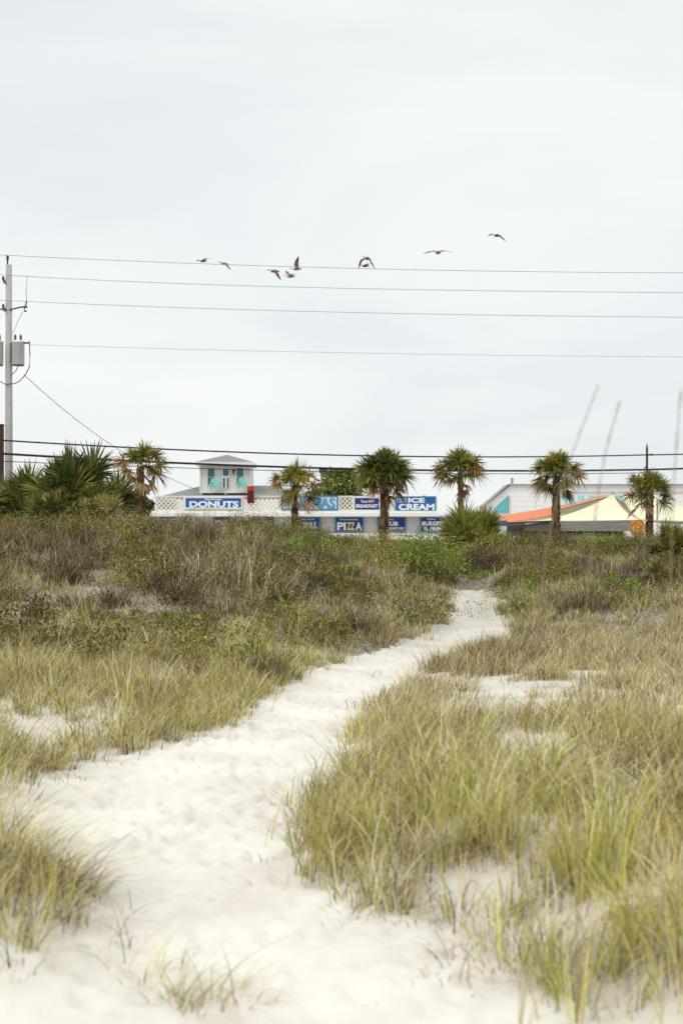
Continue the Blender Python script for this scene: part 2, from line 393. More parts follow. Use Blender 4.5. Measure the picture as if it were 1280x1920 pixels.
def shrub(cl, tw, x, y, rx, rz, nl, ls, kinds, z=None, twk='twig', tone=1.0):
    z0 = float(height(x, y)) if z is None else z
    m = max(4, int(5 + rx * 14)); a = rng.uniform(0, 2 * math.pi, m); q = np.sqrt(rng.uniform(0, 1, m))
    hz = rng.uniform(.3, 1.0, m) * np.sqrt(np.maximum(.08, 1 - q ** 2 * .9))
    cen = np.stack([x + np.cos(a) * q * rx, y + np.sin(a) * q * rx, z0 + rz * hz], -1)
    ii = rng.integers(0, m, nl); tint = rng.uniform(.7, 1.3, m) * tone
    p = cen[ii] + np.clip(rng.normal(size=(nl, 3)), -1.5, 1.5) * np.array([rx, rx, rz]) * .22
    p[:, 2] = np.maximum(p[:, 2], z0 - .03)
    cl.leaves(p, ls * rng.uniform(.6, 1.4, nl), ls * .5 * rng.uniform(.6, 1.3, nl), np.clip(mix_cols(kinds, nl) * tint[ii][:, None], 0, .8))
    base = np.tile(np.array([[x, y, z0 - .03]]), (m * 3, 1)) + rng.normal(0, rx * .12, (m * 3, 3)) * np.array([1, 1, 0])
    tgt = cen[rng.integers(0, m, m * 3)] + rng.normal(0, rx * .2, (m * 3, 3)); d = tgt - base
    dz = np.maximum(d[:, 2], .05); hl = np.hypot(d[:, 0], d[:, 1])
    c = cols(twk, m * 3); tw.blades(base, dz * 1.1, np.arctan2(d[:, 1], d[:, 0]), hl / dz, 0.05, max(.006, ls * .16), c * .8, c, 3)

# ------------------------------------------------------------------ what grows where (blobs in photo pixels: u, v, ru, rv, kind, weight)
BLOBS = [
 (100,1050,170,50,'twig',1.2),(40,1010,90,30,'olive',.8),(330,1105,120,30,'brown',1.2),(200,1140,130,30,'twig',1.2),(330,1020,90,22,'twig',.9),
 (230,1070,70,50,'olive',1.1),(470,1010,60,18,'olive',1.0),(480,1060,70,40,'brown',1.0),(560,1095,80,30,'olive',1.2),(430,1120,60,30,'olive',.8),
 (545,1035,40,18,'green',1.2),(605,1050,40,15,'green',1.3),(700,1050,90,25,'yellow',1.3),(620,1015,60,18,'olive',1.2),(690,1010,60,15,'twig',.9),
 (760,1030,50,25,'yellow',1.5),(640,1120,70,35,'olive',1.1),(680,1160,60,25,'twig',.9),(720,1105,70,30,'brown',.8),(790,1080,40,30,'olive',1.1),
 (570,1180,90,25,'grass',1.0),(300,1180,60,15,'green',.7),(80,990,160,16,'yellow',.8),(620,985,90,14,'olive',.9),
 (930,1055,50,45,'twig',1.7),(1000,1030,60,20,'olive',1.2),(1100,1035,80,18,'green',.9),(1190,1030,70,20,'olive',1.1),(1060,1075,60,30,'twig',1.1),
 (975,1110,45,30,'yellow',1.5),(1045,1095,40,25,'yellow',1.2),(1060,1135,60,25,'brown',1.3),(1130,1090,60,25,'brown',1.0),(1110,1120,40,20,'olive',1.0),
 (1230,1090,60,40,'twig',.9),(1000,1155,60,15,'green',1.2),(1100,1170,80,15,'olive',.9),
]
KN = ['twig', 'brown', 'olive', 'green', 'yellow', 'grass']
def kinds_at(u, v):
    wt = dict(twig=.28, brown=.24, olive=.36, green=.07, yellow=.06, grass=.24)
    for bu, bv, ru, rv, k, g in BLOBS:
        wt[k] += g * math.exp(-((u - bu) / ru) ** 2 - ((v - bv) / rv) ** 2)
    return wt
def bare_at(u, v):
    return sum(math.exp(-((u - a) / c) ** 2 - ((v - b) / d) ** 2) for a, b, c, d in BARE)

# ------------------------------------------------------------------ dune scrub: a continuous mass of low plants
scl, stw = Cloud(), Cloud()
def twiggy(cl, x, y, rx, rz, n, kinds, tint=1.0):
    """bare fine-branched bush: many thin forked stems from one foot"""
    a = rng.uniform(0, 2 * math.pi, n); bx = x + rng.normal(0, rx * .3, n); by = y + rng.normal(0, rx * .3, n)
    base = np.stack([bx, by, height(bx, by) - .02], -1); el = rng.uniform(.15, 1.0, n)
    h = rz * np.sqrt(el) * rng.uniform(.6, 1.1, n); c = np.clip(mix_cols(kinds, n) * tint, 0, .7)
    cl.blades(base, h, a, rx * np.sqrt(1.05 - el ** 2) / np.maximum(h, .05) * rng.uniform(.4, 1.0, n), rng.uniform(-.1, .35, n), rng.uniform(.006, .013, n), c, np.clip(c * rng.uniform(.8, 1.5, (n, 1)), 0, .7), 3)
def scrub_ok(x, y, u, v, edge=1.0):
    if bool(on_path(np.array([x]), np.array([y]))[0]): return False
    if 845 < u < 935 and y < 28.5: return False
    if 500 < u < 850 and y < np.interp(u, [500, 600, 700, 800, 850], [14, 16.4, 19, 21.5, 24.5]): return False
    if 770 < u < 900 and 21.5 < y < 27.3 and random.random() < .65: return False
    if u < 850 and y < 13.6 + 1.6 * random.random() * edge: return False
    if u >= 850 and y < 22 + 2 * random.random() * edge: return False
    return True
cnt = 0; spots = []; tries = 0
while cnt < 1500 and tries < 16000:
    tries += 1; y = random.uniform(13.4, 40); xw = y * .31 + 1; x = random.uniform(-xw, xw)
    rx = random.choice([random.uniform(.18, .35), random.uniform(.3, .62), random.uniform(.4, .75)]); rz = rx * random.uniform(.6, 1.0)
    if any((x - p) ** 2 + (y - q) ** 2 < (.62 * (rx + c)) ** 2 for p, q, c in spots): continue
    z = float(height(x, y)); u, v = proj(x, y, z); u = float(u); v = float(v)
    if not scrub_ok(x, y, u, v): continue
    if u < 700 and v > 1215 and random.random() < .6: continue
    if random.random() < bare_at(u, v) * 1.0: continue
    if random.random() > 4.5 * (float(fbm(np.array(x * .9), np.array(y * .7), 3, 61)) - .22): continue
    wt = kinds_at(u, v); nk = .6 + .85 * float(fbm(np.array(x * .6 + 4), np.array(y * .5), 2, 63))
    ks = list(wt); k = random.choices(ks, [wt[q] ** 1.6 for q in ks])[0]
    if y > 30: rz *= .75
    if 780 < u < 1000 and 19 < y < 29.5: rx = min(rx, .24); rz = min(rz, .3)
    tint = random.choice([random.uniform(.45, .8), random.uniform(.8, 1.2), random.uniform(1.1, 1.55)]) * nk
    if random.random() < .06: rx = random.uniform(.6, .95); rz = random.uniform(.38, .55)
    spots.append((x, y, rx))
    if k == 'grass':
        for q in range(3): tuft(scl, x + random.gauss(0, .2), y + random.gauss(0, .2), 56, .24, random.uniform(.16, .38), {'grass': 2.4, 'straw': 1.6, 'olive': 1}, w=.007, K=3)
    elif k in ('twig', 'brown'):
        twiggy(scl, x, y, rx, rz * 1.05, int(160 + 460 * rx), {k: 4, 'brown': .7, 'straw': .35}, tint)
        shrub(scl, stw, x, y, rx, rz, int(190 * rx), random.uniform(.022, .036), {k: 2, 'olive': 1.4, 'brown': 1}, twk='brown', tone=tint)
    else:
        shrub(scl, stw, x, y, rx, rz, int(360 + 1150 * rx), random.uniform(.028, .046), {k: 5, 'olive': 1, 'twig': .4}, twk='brown', tone=tint)
        if random.random() < .4: twiggy(scl, x, y, rx, rz * 1.3, 40, {'straw': 1, 'grass': 1.5, 'twig': 1}, tint)
    cnt += 1
# thin upright stems standing out of the scrub
for k in range(1700):
    y = random.uniform(13.6, 38); xw = y * .3 + 1; x = random.uniform(-xw, xw)
    u, v = proj(x, y, float(height(x, y)))
    if not scrub_ok(x, y, float(u), float(v), .3) or random.random() < bare_at(float(u), float(v)) * 1.2: continue
    tuft(scl, x, y, random.randint(12, 34), .2, random.uniform(.18, .46), {'straw': 1.4, 'grass': 2, 'twig': 1.2}, lean=(.05, .7), droop=(0, .4), w=.006, K=3)
so_ = scl.mesh('dune_scrub', LM)
tag(so_, 'mixed mass of low brown and olive scrub covering the dune slopes', 'dune scrub', kind='stuff')
tag(stw.mesh('scrub_twigs', LM), 'bare grey brown twigs woven through the dune scrub', 'twigs', kind='stuff')

# ------------------------------------------------------------------ beach grass fields
gr = Cloud()
def open_sand(u, v):
    for a, b, c, d, s in [(110,1372,150,36,1.15),(230,1322,60,14,.7),(330,1275,60,12,.6),(910,1308,80,26,.95),(850,1325,50,18,.6),(1030,1425,80,45,1.0),(1260,1335,60,40,1.0),(960,1390,80,30,.95),(1130,1330,50,20,.7),(720,1560,60,26,.7),
                          (100,1840,200,90,1.2),(240,1380,50,14,.5),(900,1690,120,45,.8),(760,1660,70,30,.9),(1080,1740,60,60,.7),(720,1440,40,30,.4)]:
        if random.random() < s * math.exp(-((u - a) / c) ** 2 - ((v - b) / d) ** 2): return True
    return False
cnt = 0
while cnt < 3900:
    y = 4.6 + 21 * random.random() ** .75; xw = y * .27 + .5; x = random.uniform(-xw, xw)
    z = float(height(x, y)); u, v = proj(x, y, z); u = float(u); v = float(v)
    if bool(on_path(np.array([x]), np.array([y]), .8)[0]): continue
    if open_sand(u, v): continue
    if u < 700 and y > 14.6 + 2.6 * random.random(): continue
    if v > 1800 and u < 600: continue
    if random.random() > (.2 + 1.2 * float(fbm(np.array(x * 1.3), np.array(y * 1.3), 3, 71)) if (y < 8 or u < 640) else 2.7 * (float(fbm(np.array(x * 1.5), np.array(y * 1.1), 3, 71)) - .34)): continue
    g = float(fbm(np.array(x * .9 + 9), np.array(y * .9), 3, 81))
    left = u < 640
    if left: ks = {'grass': (2.2 if u > 380 else .9) + 2.5 * max(0, g - .35), 'straw': 1.2, 'brown': .6}
    else:
        gg = 1.8 if v > 1370 else .45
        ks = {'grass': gg * (.6 + 3.4 * max(0, g - .38)), 'straw': 1.2, 'brown': .3 + 2.0 * max(0, .47 - g) + 3 * math.exp(-((u - 930) / 80) ** 2 - ((v - 1235) / 30) ** 2) + 3 * math.exp(-((u - 1240) / 70) ** 2 - ((v - 1500) / 60) ** 2), 'twig': .3}
    h = random.uniform(.16, .34) if y > 11 else (random.uniform(.2, .42) if y > 9 else random.uniform(.26, .5))
    wd = .0046 + .00016 * y
    wnd = (.85, -.15) if (left and y < 9.5) else (.35, -.1)
    n = (22 if left else 34) if y < 9 else 42
    tuft(gr, x, y, n, random.uniform(.08, .2), h, ks, lean=(.12, 1.0), droop=(.02, .75), w=wd, wind=wnd, K=5 if y < 12 else 3)
    cnt += 1
# the field goes on to both sides of the view
for k in range(1500):
    y = 4 + 18 * random.random(); x = random.choice([-1, 1, 1]) * (y * .27 + .4 + 3.2 * random.random() ** 1.3)
    if x < 0 and (y < 8 or y > 17): continue
    if random.random() > 3.0 * (float(fbm(np.array(x * 1.5), np.array(y * 1.1), 3, 71)) - .28): continue
    tuft(gr, x, y, 30, random.uniform(.08, .2), random.uniform(.2, .42), {'grass': 1, 'straw': 1.4, 'brown': .4}, lean=(.12, 1.0), droop=(.02, .75), w=.007, wind=(.35, -.1), K=3)
# dead blades lying on the sand along the edges
for k in range(1100):
    y = 4.8 + 16 * random.random() ** 1.3; x = random.uniform(-y * .26, y * .26)
    u, v = proj(x, y, float(height(x, y)))
    j = random.choice([-1, 1]) * .18
    a = bool(on_path(np.array([x]), np.array([y]))[0]); b = bool(on_path(np.array([x + j]), np.array([y + .15]))[0])
    if a and random.random() > .04 and not b == False: continue
    tuft(gr, x, y, 10, .12, .2, {'brown': 1, 'straw': 1.5}, lean=(.6, 2.0), droop=(.5, .95), w=.004, K=4)
tag(gr.mesh('beach_grass', GM), 'straw and olive beach grass growing in loose tufts over the sand', 'beach grass', kind='stuff')

# ------------------------------------------------------------------ single grass clumps that stand out
def clump(px, py, Y, label, n, r, h, ks, lean, droop, w=.006, wind=(0, 0), dry=0, dryh=.2, drywind=(0, 0), K=6, curl=0):
    x = PX(px, Y); z = float(height(x, Y)); o = empty('grass_clump', (x, Y, z), label, 'grass clump', 'large grass clumps in the foreground')
    c = Cloud()
    m = max(1, int(n / 60))
    for q in range(m):
        a = random.uniform(0, 6.28); rr = r * math.sqrt(random.random())
        tuft(c, x + math.cos(a) * rr, Y + math.sin(a) * rr, 60 if m > 1 else n, min(r, .12), h * random.uniform(.75, 1.1), ks, lean, droop, w, wind, K)
    c.mesh('green_blades', GM, o)
    if dry:
        d = Cloud()
        for q in range(max(1, dry // 20)):
            a = random.uniform(0, 6.28); rr = r * math.sqrt(random.random())
            tuft(d, x + math.cos(a) * rr, Y + math.sin(a) * rr, 20, .1, dryh, {'brown': 2, 'straw': 1}, (.6, 1.9), (.5, 1.0), w * .7, drywind, K)
        d.mesh('dry_blades', GM, o)
    if curl:                                   # broad pale dead blades hooked over at the tip
        d = Cloud(); a = rng.uniform(0, 6.28, curl); q = r * 1.3 * np.sqrt(rng.uniform(0, 1, curl)); bx = x + np.cos(a) * q; by = Y + np.sin(a) * q
        k = cols('straw', curl); k = np.clip(k * 1.15, 0, .8)
        d.blades(np.stack([bx, by, height(bx, by) - .02], -1), h * rng.uniform(.8, 1.25, curl), rng.uniform(-1.0, 1.0, curl) + rng.choice([0, math.pi], curl, p=[.75, .25]), rng.uniform(.35, .8, curl), rng.uniform(.55, .95, curl), rng.uniform(.005, .010, curl), k * .85, k, 9)
        d.mesh('curled_blades', GM, o)
    return o
G1 = {'grass': 3, 'straw': 1}
clump(0, 1660, 6.2, 'large grass clump arching to the right at the left edge of the sand path', 420, .28, .56, {'grass': 2.2, 'straw': 1.2, 'brown': .4}, (.3, 1.3), (.1, .8), w=.005, wind=(.9, -.2), dry=160, drywind=(.8, -.3))
clump(105, 1700, 6.1, 'low reddish straw grass clump sprawling onto the path beside the large left clump', 300, .2, .36, {'straw': 2, 'brown': 1.5, 'grass': .7}, (.5, 1.5), (.2, .8), w=.005, wind=(.9, -.2), dry=140, drywind=(.8, -.2))
clump(-40, 1720, 5.8, 'loose grass clump spilling in low from the left edge in front of the large clump', 300, .26, .44, {'grass': 2, 'straw': 1.6}, (.4, 1.5), (.1, .8), w=.0045, wind=(1.0, 0), dry=120, drywind=(.9, 0))
clump(60, 1810, 5.1, 'small thin grass tuft alone on the white sand at the lower left', 22, .04, .28, {'grass': 2, 'straw': 1}, (.3, 1.2), (.0, .4), w=.006, wind=(.6, 0))
clump(280, 1815, 5.15, 'sparse grass sprig with long drooping blades in the sand left of the path', 30, .16, .30, {'grass': 1.4, 'straw': 2}, (.6, 1.6), (.2, .8), w=.005, wind=(.2, 0))
clump(180, 1890, 4.75, 'yellowed flattened grass tuft at the bottom edge left of the path', 60, .34, .24, {'straw': 2, 'grass': 1.6}, (.7, 2.0), (.2, .8), w=.005, wind=(.5, 0))
clump(340, 1905, 4.68, 'pale wispy grass tuft at the bottom edge nearest the path centre', 34, .3, .22, {'straw': 2, 'grass': 1.2}, (.7, 2.0), (.2, .8), w=.005, wind=(.2, 0))
clump(1120, 1740, 5.6, 'tall upright green grass clump on the sand bank at the lower right', 300, .16, .5, {'grass': 4, 'straw': 1}, (.1, .5), (.0, .3), w=.007, wind=(.2, 0), dry=120, drywind=(-.8, -.5))
clump(1260, 1800, 5.0, 'grass clump filling the lower right corner in front of the bank', 380, .22, .46, {'grass': 3, 'straw': 1.6}, (.15, .7), (.0, .5), w=.006, wind=(-.2, 0), curl=26)
clump(950, 1640, 6.1, 'green grass clump at the crest of the right sand bank with dead runners below', 320, .24, .42, {'grass': 3, 'straw': 1.3}, (.1, .6), (.05, .45), wind=(.3, 0), dry=240, dryh=.24, drywind=(-1.1, -.7))
clump(690, 1590, 7.0, 'bushy grass clump where the right bank juts into the path', 420, .26, .36, {'grass': 2.4, 'straw': 1.5}, (.15, .8), (.05, .5), wind=(.0, 0), dry=160, drywind=(-.9, -.5))
clump(620, 1500, 8.2, 'yellow green grass fringe at the path edge behind the jutting bank', 160, .16, .28, {'grass': 2, 'straw': 2}, (.1, .7), (.05, .4))
clump(820, 1560, 6.9, 'dense green grass clump in the middle of the right bank', 460, .3, .44, {'grass': 3, 'straw': 1.2}, (.1, .6), (.05, .5), wind=(.3, 0), curl=30)
clump(1010, 1520, 7.2, 'grass clump with curled pale blades behind the tall upright clump', 460, .3, .5, {'grass': 2.4, 'straw': 1.6, 'brown': .4}, (.2, .9), (.2, 1.05), w=.0075, wind=(.5, 0), curl=46)
clump(1220, 1560, 6.6, 'dark rooted grass clump with pale hooked tips at the right edge', 520, .3, .52, {'grass': 2, 'straw': 1.6, 'brown': 1.0}, (.2, .9), (.2, 1.05), w=.0075, wind=(.2, 0), dry=160, curl=60)
clump(1195, 1490, 7.6, 'brown grass clump standing in for a dark pit behind the hooked pale blades at the right', 420, .34, .34, {'brown': 4, 'twig': 1}, (.2, .9), (.0, .5), w=.007)  # dark brown blades added to make a dark pit in the grass
clump(1180, 1860, 4.9, 'thin tall blades leaning left at the bottom edge near the lower right corner', 130, .3, .5, {'grass': 2, 'straw': 1.6}, (.2, 1.0), (.05, .6), w=.005, wind=(-.5, 0))
clump(1035, 1870, 4.95, 'tiny two leaved green sprout on bare sand below the bank', 14, .03, .13, {'bright': 2, 'grass': 1}, (.1, .6), (.0, .3), w=.008)
clump(60, 1290, 12.6, 'broad straw coloured grass clump at the left edge above the bare sand', 420, .45, .5, {'straw': 2, 'grass': 1.2, 'brown': .8}, (.15, .7), (.0, .5), w=.009, K=4)
clump(250, 1300, 12.4, 'upright grass clump standing on the sand at the foot of the left dune', 380, .38, .48, {'grass': 1.6, 'straw': 1.6, 'brown': .6}, (.1, .6), (.0, .45), w=.009, K=4)
clump(370, 1330, 11.8, 'spreading grass clump at the bend of the path below the left dune', 420, .42, .36, {'grass': 1.4, 'straw': 1.6, 'brown': .6}, (.2, .8), (.05, .6), w=.008, K=4)
clump(640, 1215, 18.0, 'brown and green grass clump by the upper left side of the path', 260, .35, .36, {'grass': 1.2, 'straw': 1, 'brown': 1}, (.15, .7), (.0, .5), w=.011, K=4)
clump(930, 1225, 16.5, 'brownish grass clump at the right side of the path where it narrows', 380, .42, .36, {'straw': 1.4, 'grass': .7, 'brown': 1.3}, (.2, .8), (.05, .5), w=.010, K=4)

# ------------------------------------------------------------------ single shrubs that stand out
def bush(px, py, Y, rx, rz, kinds, label, nl=900, ls=.055, name='shrub', z=None):
    x = PX(px, Y); z0 = float(height(x, Y)) if z is None else z
    o = empty(name, (x, Y, z0), label, 'shrub', 'leafy shrubs on the dunes')
    c, t = Cloud(), Cloud()
    shrub(c, t, x, Y, rx, rz, int(nl * 1.9), ls * .7, kinds, z0)
    c.mesh('foliage', LM, o); t.mesh('stems', LM, o)
    return o
bush(812, 1108, 27.6, .62, .92, {'green': 4, 'yellow': .6, 'bright': 1.4}, 'large rounded green shrub beside the head of the sand path', 3000, .06)
bush(900, 1112, 28.0, .42, .16, {'green': 3, 'bright': 1}, 'low dark green creeper closing off the head of the path', 700, .05)
bush(870, 1050, 31.0, .5, .6, {'yellow': 2, 'olive': 2, 'twig': 1}, 'olive shrub under the palmetto between the two dunes', 1200, .06)
bush(925, 1080, 30.0, .55, .55, {'twig': 4, 'brown': 2, 'olive': .7}, 'large twiggy grey brown shrub right of the head of the path', 1500, .05)
bush(992, 1120, 25.8, .38, .40, {'yellow': 3, 'olive': 1.5}, 'yellow green shrub at the right dune foot next to the path', 900, .055)
bush(1045, 1110, 26.5, .4, .36, {'yellow': 2, 'olive': 2, 'brown': .6}, 'yellow olive shrub in the middle of the right dune', 800, .055)
bush(1165, 1150, 24.5, .3, .36, {'bright': 3, 'green': 2}, 'fresh bright green shrub low on the right dune', 700, .055)
bush(295, 1000, 29.0, .28, .2, {'bright': 4, 'green': 1}, 'bright green shrub on the left dune crest in front of the shop corner', 600, .055)
bush(545, 1042, 26.0, .26, .2, {'bright': 2, 'green': 3}, 'small fresh green shrub upper middle of the left dune', 500, .05)
bush(640, 1062, 25.0, .34, .2, {'bright': 2, 'green': 2, 'yellow': 1}, 'light green shrub below the pizza sign on the left dune', 600, .05)
bush(505, 1030, 27.5, .2, .18, {'green': 3, 'olive': 1}, 'dark green shrub left of the small fresh green one', 350, .05)
bush(765, 1045, 30.0, .5, .34, {'yellow': 4, 'olive': 1.5}, 'golden yellow shrub below the thick trunked palm', 1000, .06)
bush(600, 1016, 31.5, .5, .2, {'olive': 3, 'yellow': 1}, 'wide olive shrub on the crest in front of the grill sign', 900, .06)
bush(90, 990, 31.0, .7, .22, {'yellow': 1.5, 'olive': 2}, 'yellow olive shrub under the big palmetto at the left', 900, .06)
bush(470, 998, 31.5, .6, .44, {'olive': 2, 'twig': 1.5}, 'grey olive shrub on the crest below the donuts sign', 900, .06)
bush(345, 995, 32.0, .5, .32, {'olive': 2, 'straw': 1.5, 'twig': 1}, 'straw tinged shrub on the crest right of the bright green one', 800, .06)
bush(1100, 1025, 34.0, .6, .22, {'green': 2, 'olive': 2}, 'low green shrub on the right dune crest below the grey shed', 900, .06)
bush(1000, 1035, 33.0, .45, .3, {'olive': 3, 'twig': 1}, 'olive shrub on the right dune crest left of the palm trunk', 800, .06)
bush(1185, 1040, 32.0, .5, .25, {'olive': 2, 'green': 1.5, 'twig': 1}, 'mottled shrub on the crest under the round orange sign', 800, .06)
bush(750, 1195, 20.5, .18, .12, {'bright': 2, 'green': 2}, 'small green herb at the left rim of the upper path', 250, .045)
bush(1245, 1015, 44.0, .6, .75, {'green': 3, 'dark': 1, 'olive': 1}, 'round green shrub right of the white tent post', 1200, .09)

# ------------------------------------------------------------------ palms and palmettos
def unit(v): v = np.asarray(v, float); return v / np.linalg.norm(v)
def fan(cl, base, d, petL, Rr, nseg, spread, colk, droop=.15, seg_w=.05, petc=(.16, .15, .06), fold=.25, burst=0):
    base = np.asarray(base, float); d = unit(d); up = np.array([0, 0, 1.])
    s = np.cross(d, up)
    if np.linalg.norm(s) < .1: s = np.array([1., 0, 0])
    s = unit(s); n = np.cross(s, d)
    roll = rng.normal(0, .5); s, n = s * math.cos(roll) + n * math.sin(roll), n * math.cos(roll) - s * math.sin(roll)
    hub = base + d * petL + np.array([0, 0, -petL * droop * .4])
    # petiole
    pw = seg_w * .35
    V = np.array([base - s * pw, base + s * pw, hub + s * pw * .7, hub - s * pw * .7]); cl.add(V, np.array([[0, 1, 2, 3]]), np.tile(np.array(petc), (4, 1)))
    V = np.array([base - n * pw, base + n * pw, hub + n * pw * .7, hub - n * pw * .7]); cl.add(V, np.array([[0, 1, 2, 3]]), np.tile(np.array(petc), (4, 1)))
    a = np.linspace(-spread, spread, nseg) + rng.normal(0, .03, nseg)
    t = np.array([0, .35, .7, 1.0])
    Ls = Rr * (.72 + .28 * np.cos(a)) * rng.uniform(.85, 1.08, nseg)
    dirs = np.cos(a)[:, None] * d + np.sin(a)[:, None] * s + (np.abs(np.sin(a)) * fold)[:, None] * n
    if burst: dirs = dirs + n * rng.normal(0, burst, (nseg, 1)) + rng.normal(0, .12, (nseg, 3))
    dirs /= np.linalg.norm(dirs, axis=1)[:, None]
    dr = droop * rng.uniform(.5, 1.7, nseg)
    cen = hub + dirs[:, None, :] * (Ls[:, None] * t)[..., None]
    cen = cen + np.array([0, 0, -1.]) * (Ls[:, None] * dr[:, None] * t[None] ** 2.2)[..., None]
    perp = np.cross(dirs, n); perp /= np.maximum(1e-6, np.linalg.norm(perp, axis=1))[:, None]
    tilt = rng.normal(0, .6, nseg); side = perp * np.cos(tilt)[:, None] + n * np.sin(tilt)[:, None]
    wt = np.array([.45, 1.0, .7, .06]) * seg_w * .5
    V = np.stack([cen - side[:, None, :] * wt[None, :, None], cen + side[:, None, :] * wt[None, :, None]], 2)
    c = mix_cols(colk, 1) * .6 + mix_cols(colk, nseg) * .4
    tip = np.array([1.0, 1.02, 1.1, 1.35])
    Cc = np.clip(c[:, None, None, :] * tip[None, :, None, None], 0, .7) * np.ones((1, 1, 2, 1))
    b = np.arange(nseg)[:, None] * 8 + np.arange(3)[None] * 2
    cl.add(V, np.stack([b, b + 1, b + 3, b + 2], -1).reshape(-1, 4), Cc)

def trunk_cloud(cl, pts, r0, r1, boots, kinds):
    """trunk with criss-cross old leaf bases"""
    pts = np.array(pts); m = 22; n = 12
    ts = np.linspace(0, 1, m); cen = np.stack([np.interp(ts, np.linspace(0, 1, len(pts)), pts[:, k]) for k in range(3)], -1)
    ang = np.arange(n) * 2 * math.pi / n
    rr = (r0 + (r1 - r0) * ts)[:, None] * (1 + rng.normal(0, .07, (m, n)))
    V = np.stack([cen[:, None, 0] + rr * np.cos(ang), cen[:, None, 1] + rr * np.sin(ang), np.repeat(cen[:, 2:3], n, 1)], -1)
    I = np.arange(m * n).reshape(m, n); J = np.roll(I, -1, 1)
    cl.add(V, np.stack([I[:-1], J[:-1], J[1:], I[1:]], -1).reshape(-1, 4), np.repeat(cols('dead', m * n) * .8, 1, 0))
    Hh = pts[-1, 2] - pts[0, 2]; nb = int(boots * Hh / .1)
    for k in range(nb):
        t = (k + random.random()) / nb; a = k * 2.4 + random.uniform(-.2, .2); c = np.array([np.interp(t, ts, cen[:, q]) for q in range(3)])
        r = r0 + (r1 - r0) * t; o = np.array([math.cos(a), math.sin(a), 0]); s = np.array([-math.sin(a), math.cos(a), 0])
        l = r * random.uniform(.9, 1.5); wv = r * random.uniform(.28, .42)
        p0 = c + o * r * .95; p1 = c + o * r * random.uniform(1.2, 1.45) + np.array([0, 0, l]) + s * random.uniform(-.4, .4) * r
        cc = mix_cols(kinds, 1)[0]
        V = np.array([p0 - s * wv, p0 + s * wv, p1 + s * wv * .5, p1 - s * wv * .5]); cl.add(V, np.array([[0, 1, 2, 3]]), np.stack([cc * .7, cc * .7, cc, cc]))

def sabal(px, crown_top, crown_mid, width, tr_w, Y, label, seed, greens, rust=.2, leaves=34, base_py=None, lean=0, skew=0, dead=10):
    global rng; rng = np.random.default_rng(seed); random.seed(seed)
    x = PX(px, Y); zc = PZ(crown_mid + 4, Y); Rc = width * .56 * Y / F
    xb = PX(px - lean, Y); zb = float(height(xb, Y)) - .1 if base_py is None else PZ(base_py, Y)
    o = empty('palm_tree', (xb, Y, zb), label, 'palm tree', 'sabal palms behind the dunes')
    rt = tr_w * .37 * Y / F
    t = Cloud(); trunk_cloud(t, [(xb, Y, zb), ((x + xb) / 2, Y, (zb + zc) / 2), (x, Y, zc - Rc * .1)], rt * 1.05, rt * .85, 7, {'dead': 3, 'twig': 2, 'brown': 1}); t.mesh('trunk', LM, o)
    c = Cloud(); hub = np.array([x, Y, zc - Rc * .08])
    for k in range(leaves):
        a = k * 2.39996 + random.uniform(-.3, .3); q = (k + .5) / leaves
        el = R(90 - 104 * q + random.uniform(-10, 10))
        d = np.array([math.cos(a) * math.cos(el) + skew * .2, math.sin(a) * math.cos(el), math.sin(el)])
        ks = dict(greens)
        if q > .7: ks['rust'] = rust * 2; ks['dead'] = rust * 2.5
        elif q > .45: ks['rust'] = rust
        L1 = Rc * random.uniform(.42, .62) * (.8 if el > .8 else 1)
        fan(c, hub + np.array([0, 0, random.uniform(-.08, .08) * Rc]), d, L1, Rc * random.uniform(.40, .54), 64, 2.3, ks, droop=.16 + .2 * q, seg_w=Rc * .032, fold=.1, burst=.55)
    c.mesh('crown', PM, o)
    dd = Cloud()
    for k in range(dead):
        a = random.uniform(0, 6.28); el = R(random.uniform(-48, -12))
        d = np.array([math.cos(a) * math.cos(el), math.sin(a) * math.cos(el), math.sin(el)])
        fan(dd, hub + np.array([0, 0, -.12 * Rc]), d, Rc * random.uniform(.3, .6), Rc * random.uniform(.28, .42), 20, 1.5, {'dead': 3, 'rust': .8, 'palm': 1}, droop=.4, seg_w=Rc * .05)
    dd.mesh('dead_fronds', PM, o)
    return o
sabal(264, 825, 866, 120, 20, 46, 'leftmost palm tree with a rusty split crown rising from the big palmettos', 21, {'palm': 2.2, 'yellow': 1.2}, .8, 13, lean=6, dead=4)
sabal(552, 868, 905, 112, 17, 50, 'palm tree with a thin ragged crown in front of the pale blue shop sign', 22, {'palm': 2.5, 'yellow': .8}, .35, 17, lean=-2, dead=4)
sabal(721, 836, 880, 118, 21, 48, 'tallest palm tree with a dense dark crown left of the ice cream sign', 23, {'palm': 4, 'dark': 2}, .2, 52, lean=2, dead=9)
sabal(863, 845, 876, 112, 14, 54, 'palm tree with a thin dark trunk right of the ice cream sign', 24, {'palm': 3, 'dark': 1}, .3, 24, dead=3)
sabal(1043, 852, 882, 112, 20, 40, 'palm tree with thick pale trunk on the right dune before the orange sail', 25, {'palm': 3, 'yellow': .7}, .25, 26, lean=2, base_py=1052, dead=3)
sabal(1220, 893, 916, 106, 14, 50, 'rightmost palm tree with one orange frond beside the round orange sign', 26, {'palm': 3, 'dark': 1}, .25, 22, lean=2, dead=3)

